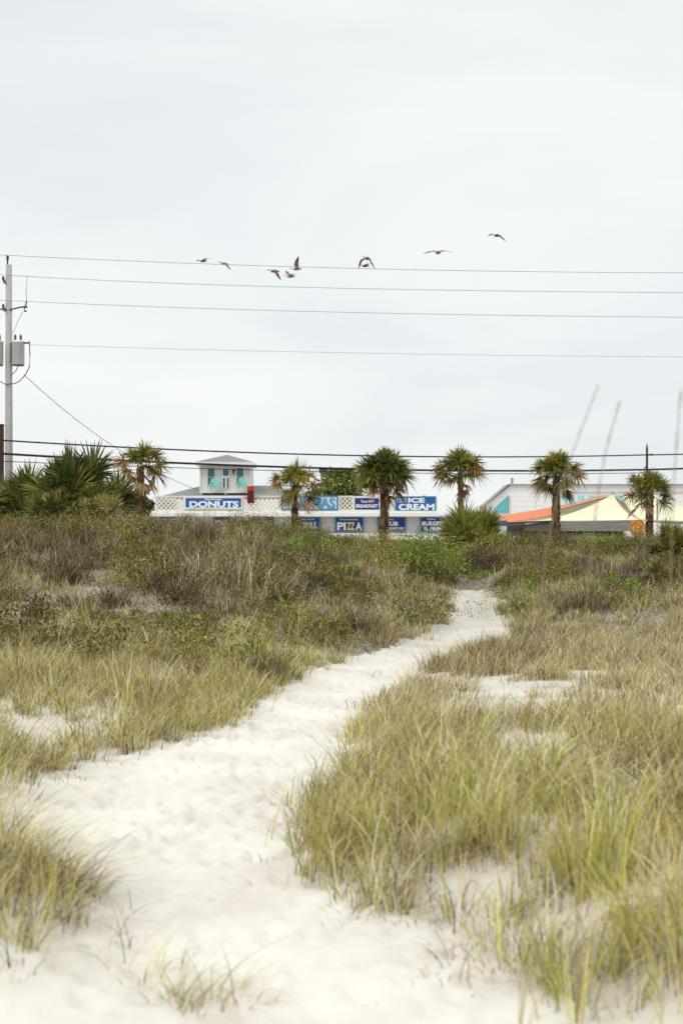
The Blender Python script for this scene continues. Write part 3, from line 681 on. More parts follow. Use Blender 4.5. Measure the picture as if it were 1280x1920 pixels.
def palmetto(px, py, Y, w, h, label, seed, n=22, ks=None, name='palmetto', z=None, seg=30, arr=(88, -5)):
    global rng; rng = np.random.default_rng(seed); random.seed(seed)
    x = PX(px, Y); z0 = float(height(x, Y)) if z is None else z
    ks = ks or {'palmetto': 4, 'dark': 1}
    o = empty(name, (x, Y, z0), label, 'palmetto', 'fan leaved palmettos on the dunes')
    c = Cloud(); W = w * .5 * Y / F; Hh = h * Y / F
    for k in range(n):
        a = k * 2.39996 + random.uniform(-.3, .3); q = (k + .5) / n
        el = R(arr[0] + (arr[1] - arr[0]) * q + random.uniform(-8, 8))
        d = np.array([math.cos(a) * math.cos(el) * W / max(W, Hh), math.sin(a) * math.cos(el) * W / max(W, Hh), math.sin(el) * Hh / max(W, Hh)])
        S = max(W, Hh) * np.linalg.norm(d)
        b = np.array([x + random.uniform(-.25, .25) * W, Y + random.uniform(-.25, .25) * W, z0])
        kk = dict(ks)
        if q > .8: kk['dead'] = 3; kk['straw'] = 1
        fan(c, b, d, S * random.uniform(.42, .66), S * random.uniform(.34, .46), seg + 12, 1.7, kk, droop=.1 + .2 * q, seg_w=max(W, Hh) * .026)
    c.mesh('fronds', PM, o)
    st = MB(); st.tube([(x - .3 * W, Y, z0 - .12), (x, Y - .05, z0 + Hh * .1), (x + .1 * W, Y, z0 + Hh * .25)], [Hh * .09, Hh * .08, Hh * .05], 8).build('stem', M_STEM, o)
    return o
M_STEM = material('palmetto_stem', (98, 78, 58), .9, .4, 12, bump=.6)
palmetto(140, 985, 36, 190, 178, 'tallest dark palmetto in the thicket at the left below the utility pole', 31, 84, {'palmetto': 3, 'dark': 2}, seg=34)
palmetto(42, 985, 37, 185, 140, 'dark palmetto at the foot of the grey utility pole', 32, 60, {'palmetto': 3, 'dark': 1.5})
palmetto(212, 985, 38, 135, 138, 'palmetto with pale striped fans between the thicket and the leftmost palm', 33, 44, {'palmetto': 4, 'straw': .4, 'dark': 1.5})
palmetto(95, 985, 34.5, 140, 92, 'grey green palmetto in front of the left thicket', 34, 34, {'palmetto': 4, 'straw': .5, 'dark': 1})
palmetto(185, 992, 34, 120, 88, 'low palmetto with drooping straw fans at the right of the left thicket', 35, 28, {'palmetto': 3, 'straw': .8, 'dark': 1})
palmetto(75, 990, 35.5, 110, 84, 'small palmetto filling the gap low in the middle of the left thicket', 43, 26, {'palmetto': 3, 'dark': 1})
palmetto(-30, 985, 36, 130, 100, 'palmetto cut by the left picture edge beside the brown post', 36, 20)
palmetto(862, 1015, 40, 115, 134, 'upright yellow green palmetto at the right end of the donut shop', 37, 30, {'palm': 2, 'yellow': 2, 'grass': 1}, arr=(85, 10))
palmetto(902, 1012, 41, 112, 130, 'spiky green palmetto between the shop and the pale van', 38, 34, {'palm': 3, 'green': 1, 'yellow': 1, 'grass': .6}, arr=(85, 5))
palmetto(885, 1018, 39, 90, 60, 'small rusty palmetto at the base of the spiky green one', 39, 14, {'rust': 1, 'palm': 2, 'straw': 1})
palmetto(1262, 1130, 27, 120, 95, 'dark palmetto on the right dune at the picture edge', 40, 24, {'palmetto': 3, 'dark': 2})
palmetto(1235, 1150, 25.5, 90, 60, 'low grey green palmetto in front of the dark one on the right dune', 41, 16, {'palmetto': 3, 'straw': .6})
palmetto(1275, 1010, 42, 70, 60, 'dark spiky palmetto below the cream tent at the right edge', 42, 16, {'dark': 3, 'palm': 1})

# ------------------------------------------------------------------ round trees behind
def round_tree(px, py_base, py_top, w, Y, label, seed, kinds, nl=2600, ls=.16):
    global rng; rng = np.random.default_rng(seed); random.seed(seed)
    x = PX(px, Y); z0 = -.6; zt = PZ(py_top, Y); rx = w * .5 * Y / F
    o = empty('tree', (x, Y, z0), label, 'tree', 'leafy trees around the shop')
    t = MB(); zt0 = z0 + (zt - z0) * .45
    t.tube([(x, Y, z0), (x + .05, Y, (z0 + zt0) / 2), (x - .05, Y, zt0)], [.16, .13, .09], 8)
    for k in range(5):
        a = k * 1.26; t.tube([(x - .05, Y, zt0 - .2), (x + math.cos(a) * rx * .3, Y + math.sin(a) * rx * .3, zt0 + .5), (x + math.cos(a) * rx * .6, Y + math.sin(a) * rx * .6, zt0 + 1.0)], [.07, .05, .02], 6)
    t.build('trunk', M_STEM, o)
    c = Cloud(); m = 46; zc = (zt + z0) / 2 + .3; rz = (zt - zc)
    d = rng.normal(size=(m, 3)); d /= np.linalg.norm(d, axis=1)[:, None]; cen = np.array([x, Y, zc]) + d * np.array([rx, rx, rz]) * rng.uniform(.55, .92, (m, 1))
    ii = rng.integers(0, m, nl); tint = rng.uniform(.7, 1.3, m)
    p = cen[ii] + rng.normal(size=(nl, 3)) * min(rx, rz) * .19
    p[:, 2] = np.minimum(p[:, 2], zt + rng.uniform(-.1, .1, nl))
    c.leaves(p, ls * rng.uniform(.6, 1.4, nl), ls * .55, np.clip(mix_cols(kinds, nl) * tint[ii][:, None], 0, .6)); c.mesh('crown', LM, o)
    return o
round_tree(640, 1040, 880, 124, 96, 'broad green tree rising behind the shop parapet between two palms', 51, {'green': .8, 'olive': 2, 'dark': 2.5}, 16000, .26)
round_tree(268, 1040, 905, 44, 84, 'dark tree at the left end of the donut shop', 52, {'dark': 4, 'green': .6}, 5000, .2)
round_tree(780, 1040, 922, 20, 98, 'small light green treetop behind the ice cream sign, left of its pair', 53, {'green': 2, 'yellow': 1}, 600, .2)
round_tree(796, 1040, 920, 18, 98, 'small light green treetop behind the ice cream sign, right of its pair', 54, {'green': 2, 'yellow': 1}, 600, .2)

# ------------------------------------------------------------------ donut shop
YB = 80.0
white = material('white_paint', (222, 219, 214), .6, .06, .8)
wallm = material('pale_wall', (205, 202, 200), .7, .07, .6)
trimm = material('white_trim', (232, 230, 224), .55, .05, 1.2)
latm = material('lattice_cream', (226, 221, 208), .6, .06, 2)
roofm = material('grey_shingle', (128, 134, 128), .9, .22, 5, bump=.4)
glass = material('dark_glass', (70, 96, 106), .12); glass2 = material('blue_glass', (34, 92, 134), .12)
navy = material('navy_sign', (22, 50, 124), .4, .1, 1); blue = material('blue_sign', (24, 94, 172), .4, .12, .7)
teal = material('teal_paint', (60, 130, 170), .5, .1, 1); pale = material('pale_blue_sign', (212, 228, 236), .5, .06, 1)
letw = material('white_lettering', (238, 240, 244), .5, .03, 2); letb = material('blue_lettering', (84, 156, 204), .5, .15, 1.5)
letd = material('deep_blue_lettering', (50, 112, 168), .5, .1, 1.5); lety = material('yellow_lettering', (228, 210, 120), .5, .05, 2)
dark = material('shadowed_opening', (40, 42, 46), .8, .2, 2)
turq = material('turquoise_plastic', (138, 214, 206), .45, .06, 3)
red = material('red_paint', (196, 36, 22), .4, .1, 2); dred = material('dark_red_panel', (70, 14, 14), .3, .2, 3)
shop = empty('donut_shop', (PX(560, YB), YB, -.6), 'low white donut shop with lattice parapet, blue food signs and a small roof tower', 'shop')

def text(body, u0, u1, v0, v1, Y, mat, parent, bold=.02, ext=.02, name='lettering'):
    cu = bpy.data.curves.new('lettering', 'FONT'); cu.body = body; cu.offset = bold; cu.extrude = .5; cu.align_x = 'LEFT'; cu.resolution_u = 3
    ob = bpy.data.objects.new('lettering', cu); C.objects.link(ob)
    dg = bpy.context.evaluated_depsgraph_get(); me = bpy.data.meshes.new_from_object(ob.evaluated_get(dg))
    bpy.data.objects.remove(ob); bpy.data.curves.remove(cu)
    n = len(me.vertices); a = np.zeros(n * 3, np.float32); me.vertices.foreach_get('co', a); a = a.reshape(-1, 3)
    lo, hi = a.min(0), a.max(0)
    X0, X1, Z0, Z1 = PX(u0, Y), PX(u1, Y), PZ(v1, Y), PZ(v0, Y)
    o = root_loc(parent)
    b = np.stack([X0 + (a[:, 0] - lo[0]) / (hi[0] - lo[0]) * (X1 - X0) - o.x, Y - (a[:, 2] - lo[2]) / (hi[2] - lo[2]) * ext - o.y,
                  Z0 + (a[:, 1] - lo[1]) / (hi[1] - lo[1]) * (Z1 - Z0) - o.z], -1).astype(np.float32)
    me.vertices.foreach_set('co', b.ravel()); me.update(); me.name = name
    return link(name, me, mat, parent)

def lattice(u0, u1, v0, v1, Y, parent):
    b = MB(); x0, x1, z0, z1 = PX(u0, Y), PX(u1, Y), PZ(v1, Y), PZ(v0, Y); sp, wd = .25, .075; Hh = z1 - z0
    for sgn, yy in ((1, Y + .02), (-1, Y + .045)):
        k = x0 - Hh
        while k < x1 + Hh:
            xa, xb = (k, k + Hh) if sgn > 0 else (k + Hh, k)
            def at(z): return xa + (xb - xa) * (z - z0) / Hh
            za, zb = z0, z1
            # clip bar to the panel
            lo_x, hi_x = x0 + wd * .4, x1 - wd * .4
            if sgn > 0: za = max(z0, z0 + (lo_x - xa)); zb = min(z1, z0 + (hi_x - xa))
            else: za = max(z0, z0 + (xa - hi_x)); zb = min(z1, z0 + (xa - lo_x))
            if zb - za > .02:
                q = wd * .707
                b.prism([(at(za) - q, za), (at(za) + q, za), (at(zb) + q, zb), (at(zb) - q, zb)], yy, yy + .02)
            k += sp
    b.box(x0, x1, Y, Y + .08, z1 - .07, z1); b.box(x0, x1, Y, Y + .08, z0, z0 + .06)
    b.box(x0 - .04, x0 + .05, Y - .004, Y + .084, z0 - .002, z1 + .002); b.box(x1 - .05, x1 + .04, Y - .004, Y + .084, z0 - .002, z1 + .002)
    return b.build('lattice_panel', latm, parent)

# walls below the ledge
wb = MB(); wb.box(PX(290, YB), PX(832, YB), YB + .3, YB + 11, -.7, PZ(966, YB)); wb.build('wall', wallm, shop)
lg = MB(); lg.box(PX(283, YB), PX(822, YB), YB - .5, YB + 11.2, PZ(968.5, YB), PZ(962, YB)); lg.box(PX(285, YB), PX(820, YB), YB - .3, YB + 11, PZ(962, YB), PZ(958, YB)); lg.build('ledge', trimm, shop)
# parapet: lattice panels with solid pieces between
for a, b in ((292, 345), (456, 527), (636, 661), (728, 740)): lattice(a, b, 929.5, 958, YB, shop)
for a, b, v in ((346, 456, 929.5), (527.5, 635, 929.5), (661.5, 727, 930), (740.5, 818, 931)): sp = MB(); sp.box(PX(a, YB), PX(b, YB), YB + .03, YB + .12, PZ(958, YB), PZ(v, YB)); sp.build('parapet_panel', white, shop)
# side return of the parapet
rt = MB(); rt.box(PX(290.6, YB), PX(291.6, YB), YB + .1, YB + 10.5, PZ(958, YB), PZ(930, YB)); rt.build('side_parapet', white, shop); rt = MB(); rt.box(PX(818, YB), PX(819, YB), YB + .1, YB + 10.5, PZ(958, YB), PZ(931, YB)); rt.build('side_parapet', white, shop)

def sign(u0, u1, v0, v1, mat, frame=None, Y=YB - .05, d=.07, label=None):
    b = MB(); b.pbox(u0, u1, v0, v1, Y, d); o = b.build('sign', mat, shop)
    if label: o['label'] = label
    if frame:
        f = MB(); t = .055; x0, x1, z0, z1 = PX(u0, Y), PX(u1, Y), PZ(v1, Y), PZ(v0, Y)
        f.box(x0 - .02, x1 + .02, Y - .03, Y + d - .003, z1 - t, z1 + .02); f.box(x0 - .02, x1 + .02, Y - .03, Y + d - .003, z0 - .02, z0 + t)
        f.box(x0 - .022, x0 + t, Y - .028, Y + d - .004, z0 + t, z1 - t); f.box(x1 - t, x1 + .022, Y - .028, Y + d - .004, z0 + t, z1 - t)
        f.build('sign_frame', frame, o)
    return o
s = sign(346, 454, 932, 953.5, blue, trimm, label='wide blue sign reading donuts'); text('DONUTS', 355, 447, 939.5, 951.5, YB - .055, letw, s, .045); text('Handmade', 384, 415, 934, 938, YB - .055, letw, s, .02)
s = sign(528, 632.5, 930, 955.5, pale, teal, label='pale blue name sign half hidden by a palm'); text('THOMAS', 533, 627, 933.5, 953, YB - .055, letb, s, .03)
text('THOMAS', 535, 628.5, 934.5, 953.5, YB - .052, letd, s, .012, .008)
s = sign(663, 712, 932, 957.5, navy, white, label='navy breakfast sign beside a palm trunk'); text('Three', 676, 689, 938, 942.5, YB - .055, letw, s, .02); text('Egg', 691, 701, 938, 942.9, YB - .055, letw, s, .02); text('BREAKFAST', 667, 708, 945.5, 952, YB - .055, letw, s, .03)
s = sign(741, 816, 931, 958, blue, teal, label='blue ice cream sign at the right end'); text('ICE', 765, 796, 933.5, 942.5, YB - .055, letw, s, .045); text('CREAM', 747, 814, 944.5, 956.5, YB - .055, letw, s, .045)
text('Hand', 743.5, 761, 933.5, 937.5, YB - .055, pale, s, .01); text('Dipped', 743.5, 762, 938.5, 942.5, YB - .055, pale, s, .01)
YL = YB + .2
s = sign(298, 354, 969, 992, navy, None, YL, .09, 'leftmost lower sign behind the dune grass'); text('COFFEE', 305, 345, 972, 975, YL - .005, pale, s, .02)
s = sign(400, 432, 969, 992, navy, None, YL, .09); text('MILK', 404, 428, 975, 984, YL - .005, letw, s, .03)
s = sign(472, 513, 969.5, 994, navy, None, YL, .09); text('Fresh', 480, 502, 971, 973.5, YL - .005, letw, s, .01); text('CHILI', 476, 509, 976, 984, YL - .005, letw, s, .03)
s = sign(548, 600, 970, 995.5, navy, teal, YL, .09, 'navy grill sign behind a palm trunk'); text('Texas', 565, 576, 972, 975, YL - .005, letw, s, .01); text('Style', 578, 590, 972, 975.4, YL - .005, letw, s, .01); text('GRILL', 562, 595, 979, 991, YL - .005, letw, s, .04)
s = sign(628.5, 681, 970, 997, navy, teal, YL, .09, 'navy pizza sign'); text('Homemade', 637, 671, 972.5, 975.5, YL - .005, letw, s, .02)
text('PI', 632, 648, 979, 994, YL - .005, letw, s, .04); text('ZZ', 650, 665, 979, 994, YL - .005, lety, s, .04); text('A', 666.5, 678, 979, 994, YL - .005, letw, s, .04)
s = sign(708, 760, 970, 996, navy, teal, YL, .09, 'navy sub sandwiches sign'); text('Fresh', 727, 738, 972.5, 975.5, YL - .005, letw, s, .02); text('SUB', 725, 746, 978, 986, YL - .005, letw, s, .045); text('SANDWICHES', 717, 757, 988.5, 993, YL - .005, letw, s, .02)
s = sign(788, 838, 970, 997, navy, teal, YL, .09, 'navy burgers and fries sign'); text('Grilled', 800, 816, 972, 975, YL - .005, letw, s, .02); text('BURGERS', 791, 835, 977.5, 985.5, YL - .005, letw, s, .045); text('& FRIES', 794, 833, 987.5, 995, YL - .005, letw, s, .045)
# serving counter canopy and the window below it
aw = MB(); zA, zB = PZ(999.5, YB), PZ(1012, YB)
aw.prism([(PX(520, YB), zB), (PX(824, YB), zB), (PX(828, YB), zA), (PX(520, YB), zA)], YB - .9, YB + .26); aw.build('canopy', white, shop)
for a, b in ((560, 610), (640, 690), (772, 806)):
    f = MB(); f.pbox(a, b, 1016, 1050, YB + .2, .09); f = f.build('window', trimm, shop)
    g = MB(); g.pbox(a + 3, b - 3, 1018, 1047, YB + .17, .05); g.build('pane', glass2, f)
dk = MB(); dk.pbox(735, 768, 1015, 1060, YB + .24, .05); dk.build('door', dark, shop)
# low hip roof behind the parapet
rf = MB(); Y0, Y1 = YB + .8, YB + 10
zE, zR = PZ(930.5, YB + .8), PZ(910.5, YB + 5)
xl, xr = PX(298, YB), PX(560, YB)
rf.add([(xl, Y0, zE), (xr, Y0, zE), (xr, Y1, zE), (xl, Y1, zE), (PX(378, YB + 5), YB + 5, zR), (PX(520, YB + 5), YB + 5, zR)], [(0, 1, 5, 4), (1, 2, 5), (2, 3, 4, 5), (3, 0, 4), (3, 2, 1, 0)])
rf.build('roof', roofm, shop)
# tower
YT = YB + 1.6
tw = MB(); tw.pbox(376, 469, 872, 930, YT, 3.0)
tw.box(PX(374.5, YT), PX(377, YT), YT - .06, YT, PZ(930, YT), PZ(873, YT)); tw.box(PX(468, YT), PX(470.5, YT), YT - .06, YT, PZ(930, YT), PZ(873, YT))
tower = tw.build('tower', white, shop)
tr = MB(); x0, x1, z0, za = PX(368, YT), PX(475, YT), PZ(866.5, YT), PZ(852.5, YT + 1.5); xm = (x0 + x1) / 2
tr.add([(x0, YT - .5, z0), (x1, YT - .5, z0), (x1, YT + 3.5, z0), (x0, YT + 3.5, z0), (xm, YT + 1.5, za)], [(0, 1, 4), (1, 2, 4), (2, 3, 4), (3, 0, 4), (3, 2, 1, 0)]); tr.build('tower_roof', roofm, tower)
ev = MB(); ev.box(x0, x1, YT - .5, YT + 3.5, PZ(873, YT), z0 - .004); ev.build('eave', trimm, tower)
def tower_window(a, b, v0, v1, split):
    f = MB(); f.pbox(a - 1.5, b + 1.5, v0 - 1, v1 + 1, YT - .05, .05); f = f.build('window', trimm, tower)
    return f
for (a, b) in ((389.5, 402), (443.5, 456)):
    f = MB(); f.pbox(a, b, 878, 893.6, YT - .085, .03); f.pbox(a, b, 895, 908, YT - .085, .03)
    fr = MB(); fr.pbox(a - 2, b + 2, 876.5, 909.5, YT - .06, .06); fr.build('window_frame', trimm, tower); f.build('window', glass, tower)
fr = MB(); fr.pbox(416, 430.5, 877.5, 916, YT - .06, .06); fr.build('door_frame', trimm, tower)
dr = MB(); dr.pbox(418, 428.5, 879, 891.5, YT - .09, .03); dr.build('door_window', glass2, tower)
dl = MB(); dl.pbox(418, 421.5, 896, 914, YT - .09, .03); dl.pbox(425.5, 428.5, 896, 914, YT - .09, .03); dl.build('door_panel', glass, tower)
lamp = MB(); lamp.pbox(435.5, 439.5, 880, 883, YT - .2, .2); lamp.pbox(436.5, 438.5, 883, 889, YT - .15, .1); lamp.build('porch_lamp', dark, tower)
bd = MB(); bd.pbox(373, 473, 922.5, 924.5, YT - .35, .33); bd.pbox(375.6, 379, 924.6, 931, YT - .3, .2); bd.pbox(421, 424.5, 924.6, 931, YT - .3, .2); bd.build('balcony_edge', trimm, tower)
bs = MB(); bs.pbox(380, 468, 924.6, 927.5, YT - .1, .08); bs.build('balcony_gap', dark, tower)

def deck_chair(u0, u1, v0, v1, Y, label, flip=1):
    x0, x1, z0, z1 = PX(u0, Y), PX(u1, Y), PZ(v1, Y), PZ(v0, Y); wx = x1 - x0; hz = z1 - z0
    o = empty('deck_chair', ((x0 + x1) / 2, Y, z0), label, 'chair', 'turquoise chairs on the tower balcony')
    b = MB(); n = 5
    for k in range(n):
        xa = x0 + wx * (.05 + .9 * k / n); b.box(xa, xa + wx * .15, Y + .28, Y + .31, z0 + hz * .45, z1 - abs(k - 2) * hz * .04)
    b.build('backrest', turq, o)
    b = MB(); b.prism([(x0 + wx * .06, z0 + hz * .38), (x1 - wx * .06, z0 + hz * .38), (x1 - wx * .06, z0 + hz * .45), (x0 + wx * .06, z0 + hz * .45)], Y - .2, Y + .3); b.build('seat', turq, o)
    for q in (x0, x1 - wx * .16):
        b = MB(); b.box(q, q + wx * .16, Y - .24, Y + .26, z0 + hz * .62, z0 + hz * .67); b.build('armrest', turq, o)
        for yy in (Y - .22, Y + .2):
            b = MB(); b.box(q + wx * .03, q + wx * .13, yy, yy + .06, z0, z0 + hz * .62); b.build('leg', turq, o)
    return o
deck_chair(393.5, 413.5, 895.5, 921, YT - .7, 'turquoise chair left of the tower door')
deck_chair(445.5, 461.5, 894.5, 921, YT - .7, 'turquoise chair right of the tower door')
rb = empty('red_box', (PX(469.5, YB - .3), YB - .3, PZ(943.5, YB)), 'tall red box with a dark front standing before the parapet right of the tower', 'box')
b = MB(); b.pbox(463.5, 476, 913, 943.5, YB - .3, .28); b.build('body', red, rb)
b = MB(); b.pbox(464.2, 475.3, 920, 943, YB - .32, .016); b.build('front_panel', dred, rb)
b = MB(); b.pbox(463, 476.5, 911.5, 913, YB - .32, .32); b.build('cap', red, rb)

# dark flat-topped building behind the green tree
YD = 112
db = empty('flat_building', (PX(628, YD), YD, -.6), 'dark flat roofed building showing only its top above the green tree', 'building')
b = MB(); b.box(PX(601, YD), PX(658, YD), YD, YD + 8, -.7, PZ(885, YD)); b.build('wall', material('grey_block', (120, 118, 112), .9, .1, 1), db)
b = MB(); b.box(PX(598, YD), PX(661, YD), YD - .5, YD + 8.5, PZ(884, YD), PZ(878, YD)); b.build('roof', material('black_roof', (30, 30, 34), .8, .2, 1), db)

# ------------------------------------------------------------------ right-hand building, awnings, shed
YR = 84.0
siding = bpy.data.materials.new('white_siding'); siding.use_nodes = True
t = siding.node_tree; bb = t.nodes['Principled BSDF']; bb.inputs['Roughness'].default_value = .6
wv = t.nodes.new('ShaderNodeTexWave'); wv.bands_direction = 'Z'; wv.wave_profile = 'SAW'; wv.inputs['Scale'].default_value = 1.1
gg = t.nodes.new('ShaderNodeNewGeometry'); t.links.new(gg.outputs['Position'], wv.inputs['Vector'])
rr_ = t.nodes.new('ShaderNodeValToRGB'); rr_.color_ramp.elements[0].color = (.68, .68, .69, 1); rr_.color_ramp.elements[0].position = 0; rr_.color_ramp.elements[1].color = (.80, .80, .80, 1); rr_.color_ramp.elements[1].position = .2
t.links.new(wv.outputs['Fac'], rr_.inputs[0]); t.links.new(rr_.outputs[0], bb.inputs['Base Color'])
aqua = material('aqua_paint', (120, 212, 220), .5, .1, 1); aqua2 = material('aqua_panel', (92, 176, 178), .5, .15, 1.5)
metal = material('grey_metal', (150, 152, 150), .5, .08, 1, .2)
hall = empty('siding_building', (PX(1130, YR), YR, -.6), 'large white siding building with aqua letters behind the cream tent', 'building')
b = MB(); b.prism([(PX(906, YR), -.7), (PX(1420, YR), -.7), (PX(1420, YR), PZ(909, YR)), (PX(957, YR), PZ(909, YR)), (PX(906, YR), PZ(951, YR))], YR, YR + 1.6); b.build('wall', siding, hall)
b = MB()
b.prism([(PX(952, YR), PZ(907.6, YR)), (PX(1420, YR), PZ(907.6, YR)), (PX(1420, YR), PZ(909, YR)), (PX(953, YR), PZ(909, YR))], YR - .2, YR + 1.8)
b.prism([(PX(902, YR), PZ(950.5, YR)), (PX(952, YR), PZ(907.6, YR)), (PX(953.4, YR), PZ(909, YR)), (PX(903.5, YR), PZ(953, YR))], YR - .2, YR + 1.8); b.build('roof', metal, hall)
b = MB(); b.pbox(958, 962, 896, 906.6, YR + 3, .2); b.build('vent_pipe', metal, hall)
b = MB(); b.prism([(PX(925, YR), PZ(961, YR)), (PX(952.5, YR), PZ(961, YR)), (PX(952.5, YR), PZ(929, YR)), (PX(925, YR), PZ(954, YR))], YR - .08, YR - .003); gs = b.build('gable_panel', aqua2, hall)
for k, (a, v) in enumerate(((930, 953), (934.5, 949), (939, 945), (943.5, 941), (948, 937))):
    b = MB(); b.pbox(a, a + 1.6, v, 959, YR - .1, .018); b.build('gable_stripe', aqua, gs)
b = MB(); b.pbox(953.5, 956, 929, 962, YR - .06, .057); b.pbox(1046, 1420, 921.5, 924, YR - .06, .057); b.build('trim_board', material('mauve_trim', (204, 190, 194), .6), hall)
wt = MB(); wt.pbox(1050, 1205, 928, 962, YR - .05, .046); wt = wt.build('wall_sign', material('sign_white', (216, 222, 226), .6, .04, 1), hall)
text('THUNDER', 1052, 1183, 929, 961, YR - .055, aqua, wt, .03)

# cloth awnings: stretched, slightly sagging sheets with thickness
def cloth(name, corners, Y4, mat, label, cat, sag=.15, n=14, group=None, thick=.03, edge=0):
    """corners: four photo points in order, Y4: their depths"""
    q = [Vector(P(u, v, y)) for (u, v), y in zip(corners, Y4)]
    vs = []; fs = []
    for i in range(n + 1):
        for j in range(n + 1):
            a, c = i / n, j / n
            p = (q[0] * (1 - a) + q[1] * a) * (1 - c) + (q[3] * (1 - a) + q[2] * a) * c
            p = p + Vector((0, 0, -sag * 16 * a * (1 - a) * c * (1 - c) - ((edge[0] * (1 - c) + edge[1] * c) if isinstance(edge, tuple) else edge) * 4 * a * (1 - a))); vs.append(p)
    m = len(vs); vs += [p + Vector((0, 0, -thick)) for p in vs]
    for i in range(n):
        for j in range(n):
            k = i * (n + 1) + j; f = (k, k + n + 1, k + n + 2, k + 1); fs.append(f); fs.append(tuple(m + z for z in reversed(f)))
    rim = [i * (n + 1) for i in range(n + 1)] + [n * (n + 1) + j for j in range(1, n + 1)] + [i * (n + 1) + n for i in range(n - 1, -1, -1)] + [j for j in range(n - 1, 0, -1)]
    for k in range(len(rim)): a, c = rim[k], rim[(k + 1) % len(rim)]; fs.append((a, c, c + m, a + m))
    b = MB(); b.add(vs, fs, True); o = b.build(name, mat, origin=q[0]); tag(o, label, cat, group); return o
orange = leaf_material('orange_cloth', .15); cream = leaf_material('cream_cloth', .15)
for m_, c_ in ((orange, (240, 148, 108)), (cream, (252, 241, 212))):
    t = m_.node_tree
    for nd in t.nodes:
        if nd.type == 'VERTEX_COLOR': src = nd
    nn = t.nodes.new('ShaderNodeTexNoise'); nn.inputs['Scale'].default_value = .8; rp = t.nodes.new('ShaderNodeValToRGB')
    c1 = lin(c_); rp.color_ramp.elements[0].color = (*(c1 * .92), 1); rp.color_ramp.elements[1].color = (*np.minimum(c1 * 1.05, .93), 1)
    gm = t.nodes.new('ShaderNodeNewGeometry'); t.links.new(gm.outputs['Position'], nn.inputs['Vector']); t.links.new(nn.outputs['Fac'], rp.inputs[0])
    for l_ in list(t.links):
        if l_.from_node == src: ts = l_.to_socket; t.links.remove(l_); t.links.new(rp.outputs[0], ts)
cloth('shade_sail', [(933, 967), (1132, 928), (1134, 931), (945, 979)], [72, 80, 80, 71], orange, 'long orange shade sail stretched in front of the white building', 'shade sail', .0, edge=(.10, .26))
tent = empty('canopy_tent', (PX(1075, 72), 72, -.6), 'large cream peaked tent whose left slope runs under the orange sail', 'tent', 'cream tents')
def cloth_part(corners, Y4, parent, name='canopy', sag=.1, edge=.42):
    o = cloth(name, corners, Y4, cream, None, None, sag, edge=edge); o.parent = parent; o.location = Vector(o.location) - parent.location
    for k in ('label', 'category'):
        if k in o: del o[k]
    return o
cloth_part([(948, 978), (1147, 927.5), (1149, 928), (1216, 974)], [70, 73, 73, 70], tent)
cloth_part([(1149, 928), (1147, 927.5), (948, 978), (1216, 974)][::-1], [78, 78, 73.1, 73.1], tent, sag=.05)
for u in (960, 1205):
    b = MB(); x = PX(u, 70.3); b.tube([(x, 70.3, -.6), (x, 70.3, PZ(978, 70.3))], .05, 8); b.build('post', trimm, tent)
b = MB(); x = PX(1148, 73.2); b.tube([(x, 73.2, -.6), (x, 73.2, PZ(922, 73.2))], .05, 8); b.build('mast', trimm, tent)
tent2 = empty('canopy_tent', (PX(1240, 74), 74, -.6), 'second cream tent at the right edge behind the rightmost palm', 'tent', 'cream tents')
cloth_part([(1214, 975), (1164, 927), (1300, 952), (1300, 977)], [71.5, 75, 75, 71.5], tent2)
b = MB(); x = PX(1232, 71.3); b.tube([(x, 71.3, -.6), (x, 71.3, PZ(938, 71.3))], .05, 8); b.build('post', trimm, tent2)

YS = 68.0
shed = empty('long_shed', (PX(1090, YS), YS, -.6), 'long low grey shed with dark open front under the cream tent', 'shed')
greyw = material('weathered_grey', (146, 142, 136), .85, .18, 2, stretch=(.3, 1, 3))
b = MB(); b.prism([(PX(985, YS), PZ(996, YS)), (PX(1196, YS), PZ(996, YS)), (PX(1200, YS), PZ(977, YS)), (PX(1034, YS), PZ(977, YS)), (PX(985, YS), PZ(984, YS))], YS, YS + 3.4); b.build('fascia', greyw, shed)
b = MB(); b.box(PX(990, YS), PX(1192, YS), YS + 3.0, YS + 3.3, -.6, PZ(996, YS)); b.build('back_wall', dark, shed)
b = MB(); b.box(PX(990, YS), PX(1192, YS), YS + .1, YS + .25, -.6, PZ(1008, YS)); b.build('front_counter', material('counter_white', (196, 194, 190), .7, .1, 1), shed)
for u in (992, 1024, 1058, 1100, 1147, 1168, 1190):
    b = MB(); b.box(PX(u, YS), PX(u + 3, YS), YS + .12, YS + .22, PZ(1008, YS), PZ(996, YS)); b.build('post', greyw, shed)
b = MB(); b.pbox(940, 985, 980, 1004, YS + 1, 2); b.build('side_wall', greyw, shed)
b = MB(); b.prism([(PX(944, YS), PZ(979.5, YS)), (PX(1040, YS), PZ(975.5, YS)), (PX(1040, YS), PZ(978, YS)), (PX(944, YS), PZ(983, YS))], YS - .3, YS + .9); b.build('awning_bar', material('dark_bar', (70, 44, 36), .6), shed)
for k in range(14):
    u = 1094 + k * 3.4; hgt = random.uniform(2.5, 6)
    b = MB(); b.pbox(u, u + 2.2, 1003 - hgt, 1008, YS + .6, .15); o = b.build('sale_board', random.choice([greyw, letw, wallm, M_STEM]), shed)

